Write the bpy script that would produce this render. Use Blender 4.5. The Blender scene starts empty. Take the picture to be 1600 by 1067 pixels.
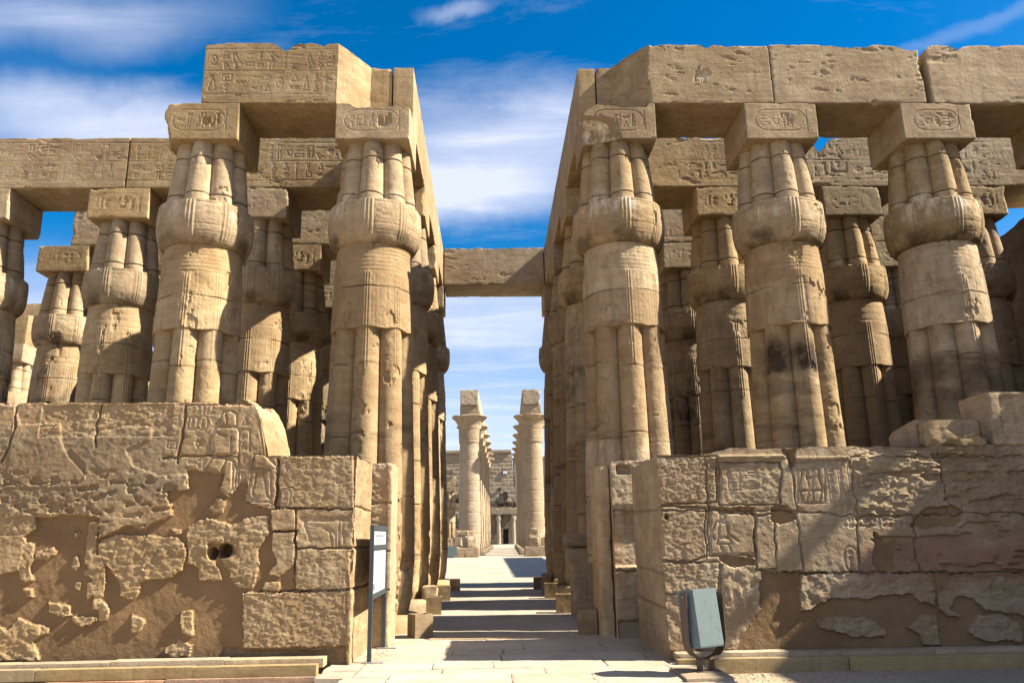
import bpy, math, random
import numpy as np
from mathutils import Matrix, Vector

sc = bpy.context.scene
C = sc.collection
rad = math.radians

# ------------------------------------------------------------------ camera
EYE = 1.78
TH, YA, RO, FPX = .2411, .0307, -.0158, 1235.14
ex = Vector((math.cos(YA), -math.sin(YA), 0))
fy = Vector((math.sin(YA), math.cos(YA), 0))
ef = fy*math.cos(TH) + Vector((0, 0, math.sin(TH)))
eu = -fy*math.sin(TH) + Vector((0, 0, math.cos(TH)))
cr, sr = math.cos(RO), math.sin(RO)
right = ex*cr + eu*sr
up = eu*cr - ex*sr
cam = bpy.data.objects.new('camera', bpy.data.cameras.new('camera'))
C.objects.link(cam)
m = Matrix((right, up, -ef)).transposed().to_4x4()
m.translation = (0, 0, EYE)
cam.matrix_world = m
cam.data.sensor_width = 36
cam.data.lens = 36*FPX/1600
cam.data.clip_end = 3000
sc.camera = cam

# ------------------------------------------------------------------ light
SUN = Vector((1, -.13, .9)).normalized()          # towards the sun
EL = math.asin(SUN.z)
AZ = math.atan2(SUN.x, SUN.y)                     # clockwise from +Y
ld = bpy.data.lights.new('sun', 'SUN')
ld.energy = 5.0; ld.angle = rad(.5); ld.color = (1, .905, .73)
lo = bpy.data.objects.new('sun', ld); C.objects.link(lo)
lo.rotation_euler = SUN.to_track_quat('Z', 'Y').to_euler()
sc.view_settings.view_transform = 'Standard'
sc.view_settings.look = 'None'
sc.view_settings.exposure = 1.82
sc.view_settings.gamma = 1

W = bpy.data.worlds.new('World'); sc.world = W; W.use_nodes = True
nt = W.node_tree; nt.nodes.clear()
N = nt.nodes.new; Lk = nt.links.new
def wmath(op, a, b=None, c=None, clamp=False):
    n = N('ShaderNodeMath'); n.operation = op; n.use_clamp = clamp
    for i, v in enumerate((a, b, c)):
        if v is None: continue
        if isinstance(v, (int, float)): n.inputs[i].default_value = v
        else: Lk(v, n.inputs[i])
    return n.outputs[0]
sky = N('ShaderNodeTexSky'); sky.sky_type = 'NISHITA'; sky.sun_disc = False
sky.sun_elevation = EL; sky.sun_rotation = AZ
sky.altitude = 80; sky.air_density = 1.0; sky.dust_density = .6; sky.ozone_density = 3.0
hs = N('ShaderNodeHueSaturation'); hs.inputs['Saturation'].default_value = 1.5; hs.inputs['Value'].default_value = 1.0
Lk(sky.outputs[0], hs.inputs['Color'])
tc = N('ShaderNodeTexCoord')
sep = N('ShaderNodeSeparateXYZ'); Lk(tc.outputs['Generated'], sep.inputs[0])
# cirrus: streaks on a high layer seen in perspective
zc = wmath('MAXIMUM', wmath('ADD', sep.outputs[2], .12), .03)
cmb = N('ShaderNodeCombineXYZ')
Lk(wmath('DIVIDE', sep.outputs[0], zc), cmb.inputs[0]); Lk(wmath('DIVIDE', sep.outputs[1], zc), cmb.inputs[1])
mp = N('ShaderNodeMapping'); mp.inputs['Rotation'].default_value = (0, 0, rad(14)); mp.inputs['Scale'].default_value = (1.0, 3.6, 1)
Lk(cmb.outputs[0], mp.inputs[0])
def wnoise(src, s, d, r, dist=0.0):
    n = N('ShaderNodeTexNoise'); n.inputs['Scale'].default_value = s; n.inputs['Detail'].default_value = d
    n.inputs['Roughness'].default_value = r; n.inputs['Distortion'].default_value = dist
    Lk(src, n.inputs['Vector']); return n.outputs[0]
streak = wnoise(mp.outputs[0], 1.7, 13, .66, .45)
broad = wnoise(cmb.outputs[0], 1.1, 3, .5, .3)
warp = wnoise(tc.outputs['Generated'], 4.0, 4, .55)
warp2 = wnoise(tc.outputs['Generated'], 9.0, 5, .6)
xx = wmath('ADD', sep.outputs[0], wmath('MULTIPLY', wmath('SUBTRACT', warp, .5), .16))
zz = wmath('ADD', sep.outputs[2], wmath('MULTIPLY', wmath('SUBTRACT', warp2, .5), .045))
def bank(x0, z0, a, b, rot, inner, dens):
    c_, s_ = math.cos(rot), math.sin(rot)
    dx = wmath('SUBTRACT', xx, x0); dz = wmath('SUBTRACT', zz, z0)
    p = wmath('DIVIDE', wmath('ADD', wmath('MULTIPLY', dx, c_), wmath('MULTIPLY', dz, s_)), a)
    q = wmath('DIVIDE', wmath('SUBTRACT', wmath('MULTIPLY', dz, c_), wmath('MULTIPLY', dx, s_)), b)
    d = wmath('SQRT', wmath('ADD', wmath('MULTIPLY', p, p), wmath('MULTIPLY', q, q)))
    n = N('ShaderNodeMapRange'); n.interpolation_type = 'SMOOTHSTEP'
    Lk(d, n.inputs[0]); n.inputs[1].default_value = 1.0; n.inputs[2].default_value = inner
    n.inputs[3].default_value = 0; n.inputs[4].default_value = dens
    return wmath('MULTIPLY', n.outputs[0], wmath('GREATER_THAN', sep.outputs[1], 0.0))
BANKS = [(-.40, .445, .26, .055, .16, .2, .80), (.03, .465, .30, .085, .02, .1, .72), (-.10, .41, .30, .05, .0, .2, .8),
         (-.42, .53, .24, .040, .25, .0, .38), (-.03, .592, .045, .012, .1, .1, .32), (-.1, .27, .75, .075, .03, .2, .55),
         (.50, .503, .12, .010, .1, .1, .14), (.05, .0, 1.8, .37, .0, .05, .95), (-.5, .565, .2, .018, .2, .1, .5)]
tot = None
for b in BANKS:
    v = bank(*b); tot = v if tot is None else wmath('ADD', tot, v)
st = N('ShaderNodeMapRange'); Lk(streak, st.inputs[0]); st.inputs[1].default_value = .30; st.inputs[2].default_value = .66
st.inputs[3].default_value = .70; st.inputs[4].default_value = 1.12
south_fill = N('ShaderNodeMapRange'); Lk(sep.outputs[1], south_fill.inputs[0]); south_fill.inputs[1].default_value = -.05; south_fill.inputs[2].default_value = -.4; south_fill.inputs[3].default_value = 0; south_fill.inputs[4].default_value = .6  # unseen cloud behind the camera, added to brighten the front faces
cl = wmath('MULTIPLY', wmath('ADD', tot, south_fill.outputs[0]), st.outputs[0])
thin = N('ShaderNodeMapRange'); Lk(wmath('MULTIPLY', streak, broad), thin.inputs[0]); thin.inputs[1].default_value = .27; thin.inputs[2].default_value = .50
thin.inputs[3].default_value = 0; thin.inputs[4].default_value = .30
cl = wmath('MINIMUM', wmath('ADD', cl, thin.outputs[0]), .90)
mx = N('ShaderNodeMix'); mx.data_type = 'RGBA'
Lk(cl, mx.inputs[0]); Lk(hs.outputs[0], mx.inputs[6]); mx.inputs[7].default_value = (5.2, 5.5, 6.6, 1)
bg = N('ShaderNodeBackground'); Lk(mx.outputs[2], bg.inputs[0]); bg.inputs[1].default_value = .050
out = N('ShaderNodeOutputWorld'); Lk(bg.outputs[0], out.inputs[0])

# ------------------------------------------------------------------ noise and raster helpers
def _h(ix, iy, iz, s):
    h = (ix*374761393 + iy*668265263 + iz*2147483647 + s*1274126177) & 0xffffffff
    h = ((h ^ (h >> 13))*1274126177) & 0xffffffff
    h = ((h ^ (h >> 16))*2246822519) & 0xffffffff
    return ((h ^ (h >> 15)) & 0xffff)/32767.5 - 1.0
def vn(p, s=0):
    i = np.floor(p).astype(np.int64); f = p - i; f = f*f*f*(f*(f*6 - 15) + 10)
    x, y, z = i[..., 0], i[..., 1], i[..., 2]; fx, fy_, fz = f[..., 0], f[..., 1], f[..., 2]
    r = 0
    for a in (0, 1):
        for b in (0, 1):
            for c in (0, 1):
                w = (fx if a else 1 - fx)*(fy_ if b else 1 - fy_)*(fz if c else 1 - fz)
                r = r + w*_h(x + a, y + b, z + c, s)
    return r
def fbm(p, s=0, o=4, g=.5):
    r = 0; a = 1; q = np.asarray(p, float); t = 0
    for k in range(o):
        r = r + a*vn(q, s + k*17); t += a; a *= g; q = q*2.03 + 11.3
    return r/t
def ss(a, b, x):
    t = np.clip((x - a)/(b - a), 0, 1); return t*t*(3 - 2*t)
def xz3(X, Z, k=0.0): return np.stack([X, np.full_like(X, k), Z], -1)

def facet(X, Z, seed=0):
    """fractured stone: randomly tilted flat chips, sharp where they meet"""
    X = X + .25*vn(xz3(X*1.7, Z*1.7, seed), seed); i = np.floor(X).astype(np.int64); j = np.floor(Z).astype(np.int64)
    best = np.full(X.shape, 9e9); val = np.zeros(X.shape)
    for a in (-1, 0, 1):
        for b in (-1, 0, 1):
            ci, cj = i + a, j + b; o = ci*0 + seed
            px = ci + .5 + .45*_h(ci, cj, o, 1); pz = cj + .5 + .45*_h(ci, cj, o, 2)
            dx = X - px; dz = Z - pz; d = dx*dx + dz*dz; m_ = d < best
            v = .5*_h(ci, cj, o, 3) + .9*dx*_h(ci, cj, o, 4) + .9*dz*_h(ci, cj, o, 5)
            val = np.where(m_, v, val); best = np.where(m_, d, best)
    return val
class Relief:                                       # a raster of carved depths on a wall face, in metres
    def __init__(s, x0, x1, z0, z1, res=.012, val=0.0):
        s.x0, s.z0, s.r = x0, z0, res
        s.nx = int((x1 - x0)/res) + 2; s.nz = int((z1 - z0)/res) + 2
        s.X, s.Z = np.meshgrid(x0 + np.arange(s.nx)*res, z0 + np.arange(s.nz)*res)
        s.H = np.full(s.X.shape, float(val)); s.M = np.zeros(s.X.shape); s.K = np.zeros(s.X.shape); s.D = np.zeros(s.X.shape); s.L = np.zeros(s.X.shape)
    def box(s, xa, xb, za, zb):
        i0 = max(0, int((xa - s.x0)/s.r)); i1 = min(s.nx, int((xb - s.x0)/s.r) + 2)
        j0 = max(0, int((za - s.z0)/s.r)); j1 = min(s.nz, int((zb - s.z0)/s.r) + 2)
        return slice(j0, max(j1, j0)), slice(i0, max(i1, i0))
    def stroke(s, pts, w=.012, d=-.01, wob=0.0):
        pts = np.asarray(pts, float)
        for (xa, za), (xb, zb) in zip(pts[:-1], pts[1:]):
            sl = s.box(min(xa, xb) - 2*w, max(xa, xb) + 2*w, min(za, zb) - 2*w, max(za, zb) + 2*w)
            X, Z = s.X[sl], s.Z[sl]
            if X.size == 0: continue
            if wob:
                X = X + wob*vn(xz3(X*9, Z*9), 3); Z = Z + wob*vn(xz3(X*9, Z*9), 5)
            L2 = (xb - xa)**2 + (zb - za)**2 + 1e-9
            t = np.clip(((X - xa)*(xb - xa) + (Z - za)*(zb - za))/L2, 0, 1)
            dd = np.hypot(X - xa - t*(xb - xa), Z - za - t*(zb - za))
            v = d*(1 - ss(w*.45, w, dd))
            cur = s.K[sl]
            s.K[sl] = np.where(np.abs(v) > np.abs(cur), v, cur)
    def flush(s):
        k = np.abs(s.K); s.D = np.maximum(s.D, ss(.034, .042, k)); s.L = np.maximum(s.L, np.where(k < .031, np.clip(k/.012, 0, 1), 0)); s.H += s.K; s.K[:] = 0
    def inside(s, poly, jit=.03, fr=7.0, pad=.1):
        p = np.asarray(poly, float)
        sl = s.box(p[:, 0].min() - pad, p[:, 0].max() + pad, p[:, 1].min() - pad, p[:, 1].max() + pad)
        X, Z = s.X[sl], s.Z[sl]
        if X.size == 0: return sl, np.zeros(X.shape)
        q = xz3(X*fr, Z*fr)
        X = X + jit*fbm(q, 21, 5, .72); Z = Z + jit*fbm(q, 77, 5, .72)
        ins = np.zeros(X.shape, bool)
        for (xa, za), (xb, zb) in zip(p, np.roll(p, -1, 0)):
            if za == zb: continue
            c = (za > Z) != (zb > Z)
            ins ^= c & (X < (xb - xa)*(Z - za)/(zb - za) + xa)
        return sl, ins.astype(float)
    def fill(s, poly, h=None, m=None, add=False, **k):
        sl, a = s.inside(poly, **k)
        if h is not None:
            s.H[sl] = s.H[sl] + a*h if add else s.H[sl]*(1 - a) + h*a
        if m is not None: s.M[sl] = s.M[sl]*(1 - a) + m*a
    def blur(s, n=1):
        for _ in range(n):
            h = s.H; p = np.pad(h, 1, mode='edge')
            s.H = (p[:-2, 1:-1] + p[2:, 1:-1] + p[1:-1, :-2] + p[1:-1, 2:] + 2*h)/6
    def at(s, x, z, A=None):
        A = s.H if A is None else A
        u = np.clip((x - s.x0)/s.r, 0, s.nx - 1.001); v = np.clip((z - s.z0)/s.r, 0, s.nz - 1.001)
        i = u.astype(int); j = v.astype(int); fu = u - i; fv = v - j
        return (A[j, i]*(1 - fu) + A[j, i + 1]*fu)*(1 - fv) + (A[j + 1, i]*(1 - fu) + A[j + 1, i + 1]*fu)*fv

def arc(cx, cz, rx, rz, a0=0, a1=360, n=14):
    return [(cx + rx*math.cos(rad(a0 + (a1 - a0)*k/n)), cz + rz*math.sin(rad(a0 + (a1 - a0)*k/n))) for k in range(n + 1)]
GL = [
 [[(.1, .5), (.3, .65), (.5, .7), (.75, .62), (.95, .45), (.6, .38), (.3, .4), (.1, .5)], arc(.5, .53, .12, .12)],                   # eye
 [[(0, .5), (.14, .62), (.28, .45), (.42, .62), (.56, .45), (.7, .62), (.84, .45), (1, .6)]],                                          # water
 [arc(.5, .5, .28, .28), arc(.5, .5, .08, .08)],                                                                                      # disc
 [[(.1, .6), (.9, .6)], arc(.5, .6, .4, .4, 180, 360)],                                                                               # basket
 [[(.45, 0), (.45, .55), (.35, .7), (.35, .95), (.55, 1), (.6, .75), (.5, .55)]],                                                      # reed
 [[(.15, .75), (.25, .9), (.4, .9), (.45, .75), (.75, .5), (1, .25), (.7, .35), (.45, .3), (.3, .45), (.25, .7), (.15, .75)], [(.5, .3), (.5, .02), (.65, .02)], [(.4, .3), (.4, .02)]],   # bird
 [arc(.5, .75, .15, .22), [(.5, .55), (.5, .02)], [(.2, .5), (.8, .5)]],                                                              # ankh
 [[(.1, .1), (.9, .1), (.9, .9), (.1, .9), (.1, .1)], [(.35, .1), (.35, .55), (.65, .55)]],                                           # court
 [[(.3, 0), (.3, .8), (.2, .95), (.45, 1), (.3, .8)], [(.6, 0), (.6, .8), (.5, .95), (.75, 1), (.6, .8)]],                             # two reeds
 [[(0, .4), (.2, .3), (.5, .35), (.8, .3), (1, .55), (.9, .65), (.7, .5), (.45, .5), (.2, .45), (0, .55)]],                            # viper
 [[(.3, .05), (.75, .05), (.75, .35), (.5, .4), (.55, .7), (.4, .75), (.3, .4), (.3, .05)], arc(.48, .86, .12, .12)],                   # seated figure
 [[(.05, .15), (.95, .15), (.95, .35), (.05, .35), (.05, .15)], [(.2, .6), (.8, .6)], [(.2, .85), (.8, .85)]],                         # mat
 [[(.5, 0), (.5, .7)], [(.3, .7), (.7, .7), (.6, .9), (.4, .9), (.3, .7)], [(.35, .3), (.65, .3)]],                                    # mace
 [[(.15, .1), (.5, .9), (.85, .1), (.15, .1)]],                                                                                        # loaf
]
def glyph(R, k, x, z, w, h, sw=.012, d=-.012, wob=.006):
    for pl in GL[k % len(GL)]:
        R.stroke([(x + a*w, z + b*h) for a, b in pl], sw, d, wob)
def glyph_row(R, x0, x1, z0, z1, rng, sw=.012, d=-.012, fullness=1.0):
    x = x0; h = z1 - z0
    while x < x1 - .1*h:
        w = h*rng.uniform(.32, .68)
        if x + w > x1: break
        if rng.random() < fullness:
            if rng.random() < .45:
                glyph(R, rng.randrange(14), x, z0 + .52*h, w*.9, h*.44, sw, d)
                glyph(R, rng.randrange(14), x, z0 + .02*h, w*.9, h*.42, sw, d)
            else: glyph(R, rng.randrange(14), x, z0 + .04*h, w*.85, h*.9, sw, d)
        x += w*1.12
def glyph_col(R, x0, x1, z0, z1, rng, sw=.011, d=-.012):
    z = z1; w = x1 - x0
    while z - w*.5 > z0:
        h = w*rng.uniform(.5, .95)
        glyph(R, rng.randrange(14), x0 + .1*w, z - h, w*.8, h*.85, sw, d); z -= h*1.1
def cartouche(R, x0, x1, z0, z1, rng, sw=.013, d=-.013, fill=True):
    r = (z1 - z0)/2
    if x1 - x0 > z1 - z0:
        p = arc(x0 + r, z0 + r, r, r, 90, 270, 8) + arc(x1 - r, z0 + r, r, r, -90, 90, 8); p.append(p[0])
        R.stroke(p, sw, d); R.stroke([(x1 + .02, z0), (x1 + .02, z1)], sw, d)
        if fill: glyph_row(R, x0 + .45*r, x1 - .45*r, z0 + .3*r, z1 - .3*r, rng, sw*.9, d)
    else:
        r = (x1 - x0)/2
        p = arc(x0 + r, z1 - r, r, r, 0, 180, 8) + arc(x0 + r, z0 + r, r, r, 180, 360, 8); p.append(p[0])
        R.stroke(p, sw, d)
        if fill: glyph_col(R, x0 + .4*r, x1 - .4*r, z0 + .3*r, z1 - .3*r, rng, sw*.8, d)

# ------------------------------------------------------------------ mesh helpers
def mesh(name, V, F, mat, masks=None, smooth=True):
    me = bpy.data.meshes.new(name)
    V = np.asarray(V, np.float32); F = np.asarray(F, np.int32)
    me.vertices.add(len(V)); me.vertices.foreach_set('co', V.ravel())
    k = F.shape[1]
    me.loops.add(F.size); me.loops.foreach_set('vertex_index', F.ravel())
    me.polygons.add(len(F)); me.polygons.foreach_set('loop_start', np.arange(0, F.size, k, dtype=np.int32))
    me.update(calc_edges=True)
    me.polygons.foreach_set('use_smooth', np.full(len(F), smooth))
    if masks is not None:
        a = me.attributes.new('marks', 'FLOAT_COLOR', 'POINT')
        col = np.ones((len(V), 4), np.float32); col[:, :3] = np.clip(masks, 0, 1)
        a.data.foreach_set('color', col.ravel())
    me.materials.append(mat); me.validate(); me.update()
    if smooth: me.set_sharp_from_angle(angle=rad(38))
    return me
def link(name, me, parent=None, loc=(0, 0, 0), rz=0.0):
    o = bpy.data.objects.new(name, me); C.objects.link(o); o.location = loc; o.rotation_euler = (0, 0, rz)
    if parent: o.parent = parent
    return o
def tag(o, label, cat, group=None):
    o['label'] = label; o['category'] = cat
    if group: o['group'] = group
    return o
def thing(name, label, cat, loc=(0, 0, 0), rz=0.0, group=None):
    return tag(link(name, None, None, loc, rz), label, cat, group)
def cuts(a, b, step): return np.linspace(a, b, max(2, int(round((b - a)/step)) + 1))
def gridbox(xs, ys, zs):
    nx, ny, nz = len(xs) - 1, len(ys) - 1, len(zs) - 1
    keys = []; 
    def face(ax, val, flip):
        if ax == 0: a, b = np.meshgrid(np.arange(ny + 1), np.arange(nz + 1), indexing='ij'); I = np.full_like(a, val); J = a; K = b
        if ax == 1: a, b = np.meshgrid(np.arange(nx + 1), np.arange(nz + 1), indexing='ij'); J = np.full_like(a, val); I = a; K = b
        if ax == 2: a, b = np.meshgrid(np.arange(nx + 1), np.arange(ny + 1), indexing='ij'); K = np.full_like(a, val); I = a; J = b
        k = (I*(ny + 1) + J)*(nz + 1) + K
        q = np.stack([k[:-1, :-1], k[1:, :-1], k[1:, 1:], k[:-1, 1:]], -1).reshape(-1, 4)
        if flip: q = q[:, ::-1]
        keys.append(q)
    face(0, 0, True); face(0, nx, False); face(1, 0, False); face(1, ny, True); face(2, 0, True); face(2, nz, False)
    Q = np.concatenate(keys); u, inv = np.unique(Q, return_inverse=True)
    F = inv.reshape(Q.shape)
    K = u % (nz + 1); J = (u//(nz + 1)) % (ny + 1); I = u//((nz + 1)*(ny + 1))
    P = np.stack([np.asarray(xs)[I], np.asarray(ys)[J], np.asarray(zs)[K]], -1)
    return P, F
def cut(P, n, d):
    n = np.asarray(n, float); n = n/np.linalg.norm(n)
    over = np.maximum(0, P @ n - d)
    return P - over[:, None]*n
def stone(xs, ys, zs, seed=0, rough=.006, chip=.05, r=.015, relief=None, seams=(), front='y', post=None, mask=None, fs=3.0, courses=()):
    """a worn block: rounded and chipped edges, rough faces, a carved front"""
    P, F = gridbox(xs, ys, zs)
    lo = np.array([xs[0], ys[0], zs[0]]); hi = np.array([xs[-1], ys[-1], zs[-1]])
    q = np.clip(P, lo + r, hi - r); d = P - q; n = d/np.maximum(np.linalg.norm(d, axis=1), 1e-9)[:, None]
    P0 = P; P = q + n*r
    S = P0 + seed*13.7
    P = P + n*(rough*fbm(S*fs, seed, 5, .62))[:, None]
    M = np.zeros((len(P), 3))
    if relief is not None:
        isf = (n[:, 1] < -.6)
        h = np.where(isf, relief.at(P0[:, 0], P0[:, 2]), 0)
        P[:, 1] -= h
        M[:, 0] = np.where(isf, relief.at(P0[:, 0], P0[:, 2], relief.M), 0)
        M[:, 1] = .38*np.where(isf, relief.at(P0[:, 0], P0[:, 2], relief.D), 0)
        M[:, 2] = .45*np.where(isf, relief.at(P0[:, 0], P0[:, 2], relief.L), 0)  # carved strokes paled: fresh stone, with caught light painted in
    for c_ in courses:
        w_ = c_ + .02*vn(S*1.5, 3)
        P = P - n*(.035*np.exp(-((P0[:, 2] - w_)/.018)**2)*(np.abs(n[:, 0]) > .6))[:, None]
    if courses:
        P = P + n*(.018*fbm(S*np.array([5., 5, 9]), 6, 4, .6)*(np.abs(n[:, 0]) > .6))[:, None]
    if chip > 0:
        nz = fbm(S*1.7, seed + 5, 4, .6)
        nf = fbm(S*6.0, seed + 9, 3, .6)
        amt = chip*np.maximum(0, nz*1.6 + nf*.5 - .15) + chip*.10
        for a, b in ((0, 1), (0, 2), (1, 2)):
            for sa in (-1, 1):
                for sb in (-1, 1):
                    v = np.zeros(3); v[a] = sa; v[b] = sb
                    ca = hi[a] if sa > 0 else -lo[a]; cb = hi[b] if sb > 0 else -lo[b]
                    P = cut(P, v, (ca + cb)/math.sqrt(2) - amt)
    if post is not None: P = post(P, P0, S)
    if mask is not None: M = mask(P, P0, n, M)
    return P, F, M

# ------------------------------------------------------------------ materials
def mat(name):
    m_ = bpy.data.materials.new(name); m_.use_nodes = True; t = m_.node_tree; t.nodes.clear()
    o = t.nodes.new('ShaderNodeOutputMaterial'); b = t.nodes.new('ShaderNodeBsdfPrincipled')
    t.links.new(b.outputs[0], o.inputs[0]); b.inputs['Roughness'].default_value = .9
    b.inputs['Specular IOR Level'].default_value = .15
    return m_, t, b
class G:
    def __init__(s, t): s.t = t
    def n(s, kind, **k):
        x = s.t.nodes.new(kind)
        for a, b in k.items(): setattr(x, a, b)
        return x
    def link(s, a, b): s.t.links.new(a, b)
    def pos(s, scale=(1, 1, 1), rot=(0, 0, 0)):
        g = s.n('ShaderNodeNewGeometry'); m_ = s.n('ShaderNodeMapping'); m_.inputs['Scale'].default_value = scale; m_.inputs['Rotation'].default_value = rot
        s.link(g.outputs['Position'], m_.inputs[0]); return m_.outputs[0]
    def noise(s, src, sc_, det=5, ro=.55, dist=0.0):
        x = s.n('ShaderNodeTexNoise'); x.inputs['Scale'].default_value = sc_; x.inputs['Detail'].default_value = det
        x.inputs['Roughness'].default_value = ro; x.inputs['Distortion'].default_value = dist; s.link(src, x.inputs['Vector']); return x.outputs[0]
    def ramp(s, src, stops):
        x = s.n('ShaderNodeValToRGB'); e = x.color_ramp.elements
        while len(e) < len(stops): e.new(.5)
        for q, (p, c) in zip(e, stops): q.position = p; q.color = (*c, 1) if len(c) == 3 else c
        s.link(src, x.inputs[0]); return x.outputs[0]
    def range(s, src, a, b, c=0, d=1):
        x = s.n('ShaderNodeMapRange'); s.link(src, x.inputs[0])
        for i, v in enumerate((a, b, c, d)): x.inputs[i + 1].default_value = v
        return x.outputs[0]
    def mix(s, f, a, b, mode='MIX'):
        x = s.n('ShaderNodeMix', data_type='RGBA', blend_type=mode)
        for i, v in ((0, f), (6, a), (7, b)):
            if isinstance(v, (int, float)): x.inputs[i].default_value = v
            elif isinstance(v, tuple): x.inputs[i].default_value = (*v, 1)
            else: s.link(v, x.inputs[i])
        return x.outputs[2]
    def m(s, op, a, b=0.0):
        x = s.n('ShaderNodeMath', operation=op)
        for i, v in ((0, a), (1, b)):
            if isinstance(v, (int, float)): x.inputs[i].default_value = v
            else: s.link(v, x.inputs[i])
        return x.outputs[0]
    def bump(s, h, strength, dist, prev=None):
        x = s.n('ShaderNodeBump'); x.inputs['Strength'].default_value = strength; x.inputs['Distance'].default_value = dist
        s.link(h, x.inputs['Height'])
        if prev is not None: s.link(prev, x.inputs['Normal'])
        return x.outputs[0]

def make_sandstone(name, c_dark, c_mid, c_light, plaster=(.165, .105, .055), fine=1.0, bumpd=.024, wall=False):
    m_, t, b = mat(name); g = G(t)
    p = g.pos(); ps = g.pos((1, 1, 5.5))
    big = g.noise(p, .55, 5, .6, .3); med = g.noise(p, 3.1, 6, .62); strat = g.noise(ps, 1.3, 6, .6, .4); grain = g.noise(p, 38*fine, 4, .7); speck = g.noise(p, 11, 5, .7)
    v = g.m('ADD', g.m('MULTIPLY', big, .42), g.m('ADD', g.m('MULTIPLY', med, .30), g.m('MULTIPLY', strat, .28)))
    col = g.ramp(v, [(.37, c_dark), (.5, c_mid), (.62, c_light)])
    col = g.mix(g.range(grain, .25, .75, .0, .30), col, tuple(x*.55 for x in c_mid))
    # reddish and greyish weathering blotches
    col = g.mix(g.range(g.noise(p, 1.15, 4, .6, .5), .54, .70, 0, .45), col, (.26, .15, .085))
    col = g.mix(g.range(g.noise(g.pos((1.3, 1.3, .5)), .9, 5, .65, .3), .55, .75, 0, .42), col, (.20, .17, .13))
    col = g.mix(g.range(speck, .62, .72, 0, .6), col, (.13, .08, .04))
    col = g.mix(g.range(g.noise(ps, 7, 7, .72), .44, .60, .30, 0), col, tuple(x*.5 for x in c_mid))
    # rain streaks down the faces, and every stone of its own tone
    col = g.mix(g.m('MULTIPLY', g.range(g.noise(g.pos((4.5, 4.5, .22)), 1.6, 6, .65, .2), .52, .68, 0, .42), g.range(big, .42, .58)), col, tuple(x*.42 for x in c_mid))
    oi = g.n('ShaderNodeObjectInfo'); hv = g.n('ShaderNodeHueSaturation'); g.link(col, hv.inputs['Color'])
    g.link(g.range(oi.outputs['Random'], 0, 1, .86, 1.12), hv.inputs['Value']); g.link(g.range(g.m('FRACT', g.m('MULTIPLY', oi.outputs['Random'], 7.3)), 0, 1, .84, 1.05), hv.inputs['Saturation']); col = hv.outputs['Color']
    # hairline cracks
    vc = g.n('ShaderNodeTexVoronoi', feature='DISTANCE_TO_EDGE'); vc.inputs['Scale'].default_value = .85
    wp = g.n('ShaderNodeVectorMath', operation='ADD'); wn = g.n('ShaderNodeTexNoise'); wn.inputs['Scale'].default_value = 2.2; wn.inputs['Detail'].default_value = 6; wn.inputs['Roughness'].default_value = .7
    g.link(p, wn.inputs['Vector']); g.link(p, wp.inputs[0]); g.link(wn.outputs['Color'], wp.inputs[1]); g.link(wp.outputs[0], vc.inputs['Vector'])
    crack = g.m('MULTIPLY', g.range(vc.outputs['Distance'], .0, .007, 1, 0), g.range(g.noise(p, .8, 3, .5), .5, .58, 0, .75))
    col = g.mix(crack, col, (.09, .055, .03))
    if wall:      # mineral tones that belong to particular courses of these two walls
        geo = g.n('ShaderNodeNewGeometry'); sx = g.n('ShaderNodeSeparateXYZ'); g.link(geo.outputs['Position'], sx.inputs[0])
        wz = g.m('ADD', sx.outputs[2], g.m('MULTIPLY', g.m('SUBTRACT', g.noise(p, 2.2, 6, .65), .5), .7))
        wx = g.m('ADD', sx.outputs[0], g.m('MULTIPLY', g.m('SUBTRACT', g.noise(p, 1.5, 6, .65), .5), 1.6))
        redm = g.m('MULTIPLY', g.m('MULTIPLY', g.range(wz, .95, 1.15), g.range(wz, 1.75, 1.45)), g.m('MULTIPLY', g.range(wx, 5.0, 5.8), .55))
        col = g.mix(redm, col, (.21, .095, .06))
        gry = g.m('MULTIPLY', g.m('MULTIPLY', g.range(wz, 2.1, 2.5), g.range(wz, 3.55, 3.3)), g.m('MULTIPLY', g.range(wx, -4.5, -5.0), .55))
        col = g.mix(gry, col, (.15, .125, .088))
        och = g.m('MULTIPLY', g.range(wz, 2.0, 1.2), g.m('MULTIPLY', g.range(wx, -3.6, -4.6), .30))
        col = g.mix(och, col, (.43, .30, .145))
    at = g.n('ShaderNodeAttribute', attribute_name='marks'); sp = g.n('ShaderNodeSeparateColor'); g.link(at.outputs['Color'], sp.inputs[0])
    pl = g.mix(g.range(g.noise(p, 2.0, 5, .6), .35, .65, 0, 1), plaster, tuple(x*1.3 for x in plaster))
    col = g.mix(sp.outputs[0], col, pl)
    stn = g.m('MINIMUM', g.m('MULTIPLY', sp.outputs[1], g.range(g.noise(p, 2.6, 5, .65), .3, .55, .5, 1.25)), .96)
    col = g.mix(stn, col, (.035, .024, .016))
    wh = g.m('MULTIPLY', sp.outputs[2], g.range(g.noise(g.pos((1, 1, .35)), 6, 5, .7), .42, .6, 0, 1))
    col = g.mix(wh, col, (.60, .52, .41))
    g.link(col, b.inputs['Base Color'])
    pit = g.n('ShaderNodeTexVoronoi'); pit.inputs['Scale'].default_value = 14; g.link(p, pit.inputs['Vector'])
    pits = g.m('MULTIPLY', g.range(pit.outputs['Distance'], 0, .22, -1, 0), g.range(g.noise(p, 2.2, 3, .5), .5, .6, 0, 1))
    hgt = g.m('ADD', g.m('MULTIPLY', g.noise(p, 9, 7, .68), 1.0), g.m('ADD', g.m('MULTIPLY', grain, .28), g.m('MULTIPLY', pits, .35)))
    fine_h = g.m('ADD', g.noise(p, 55*fine, 5, .75), g.m('MULTIPLY', g.noise(ps, 16, 5, .7), .9))
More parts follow.
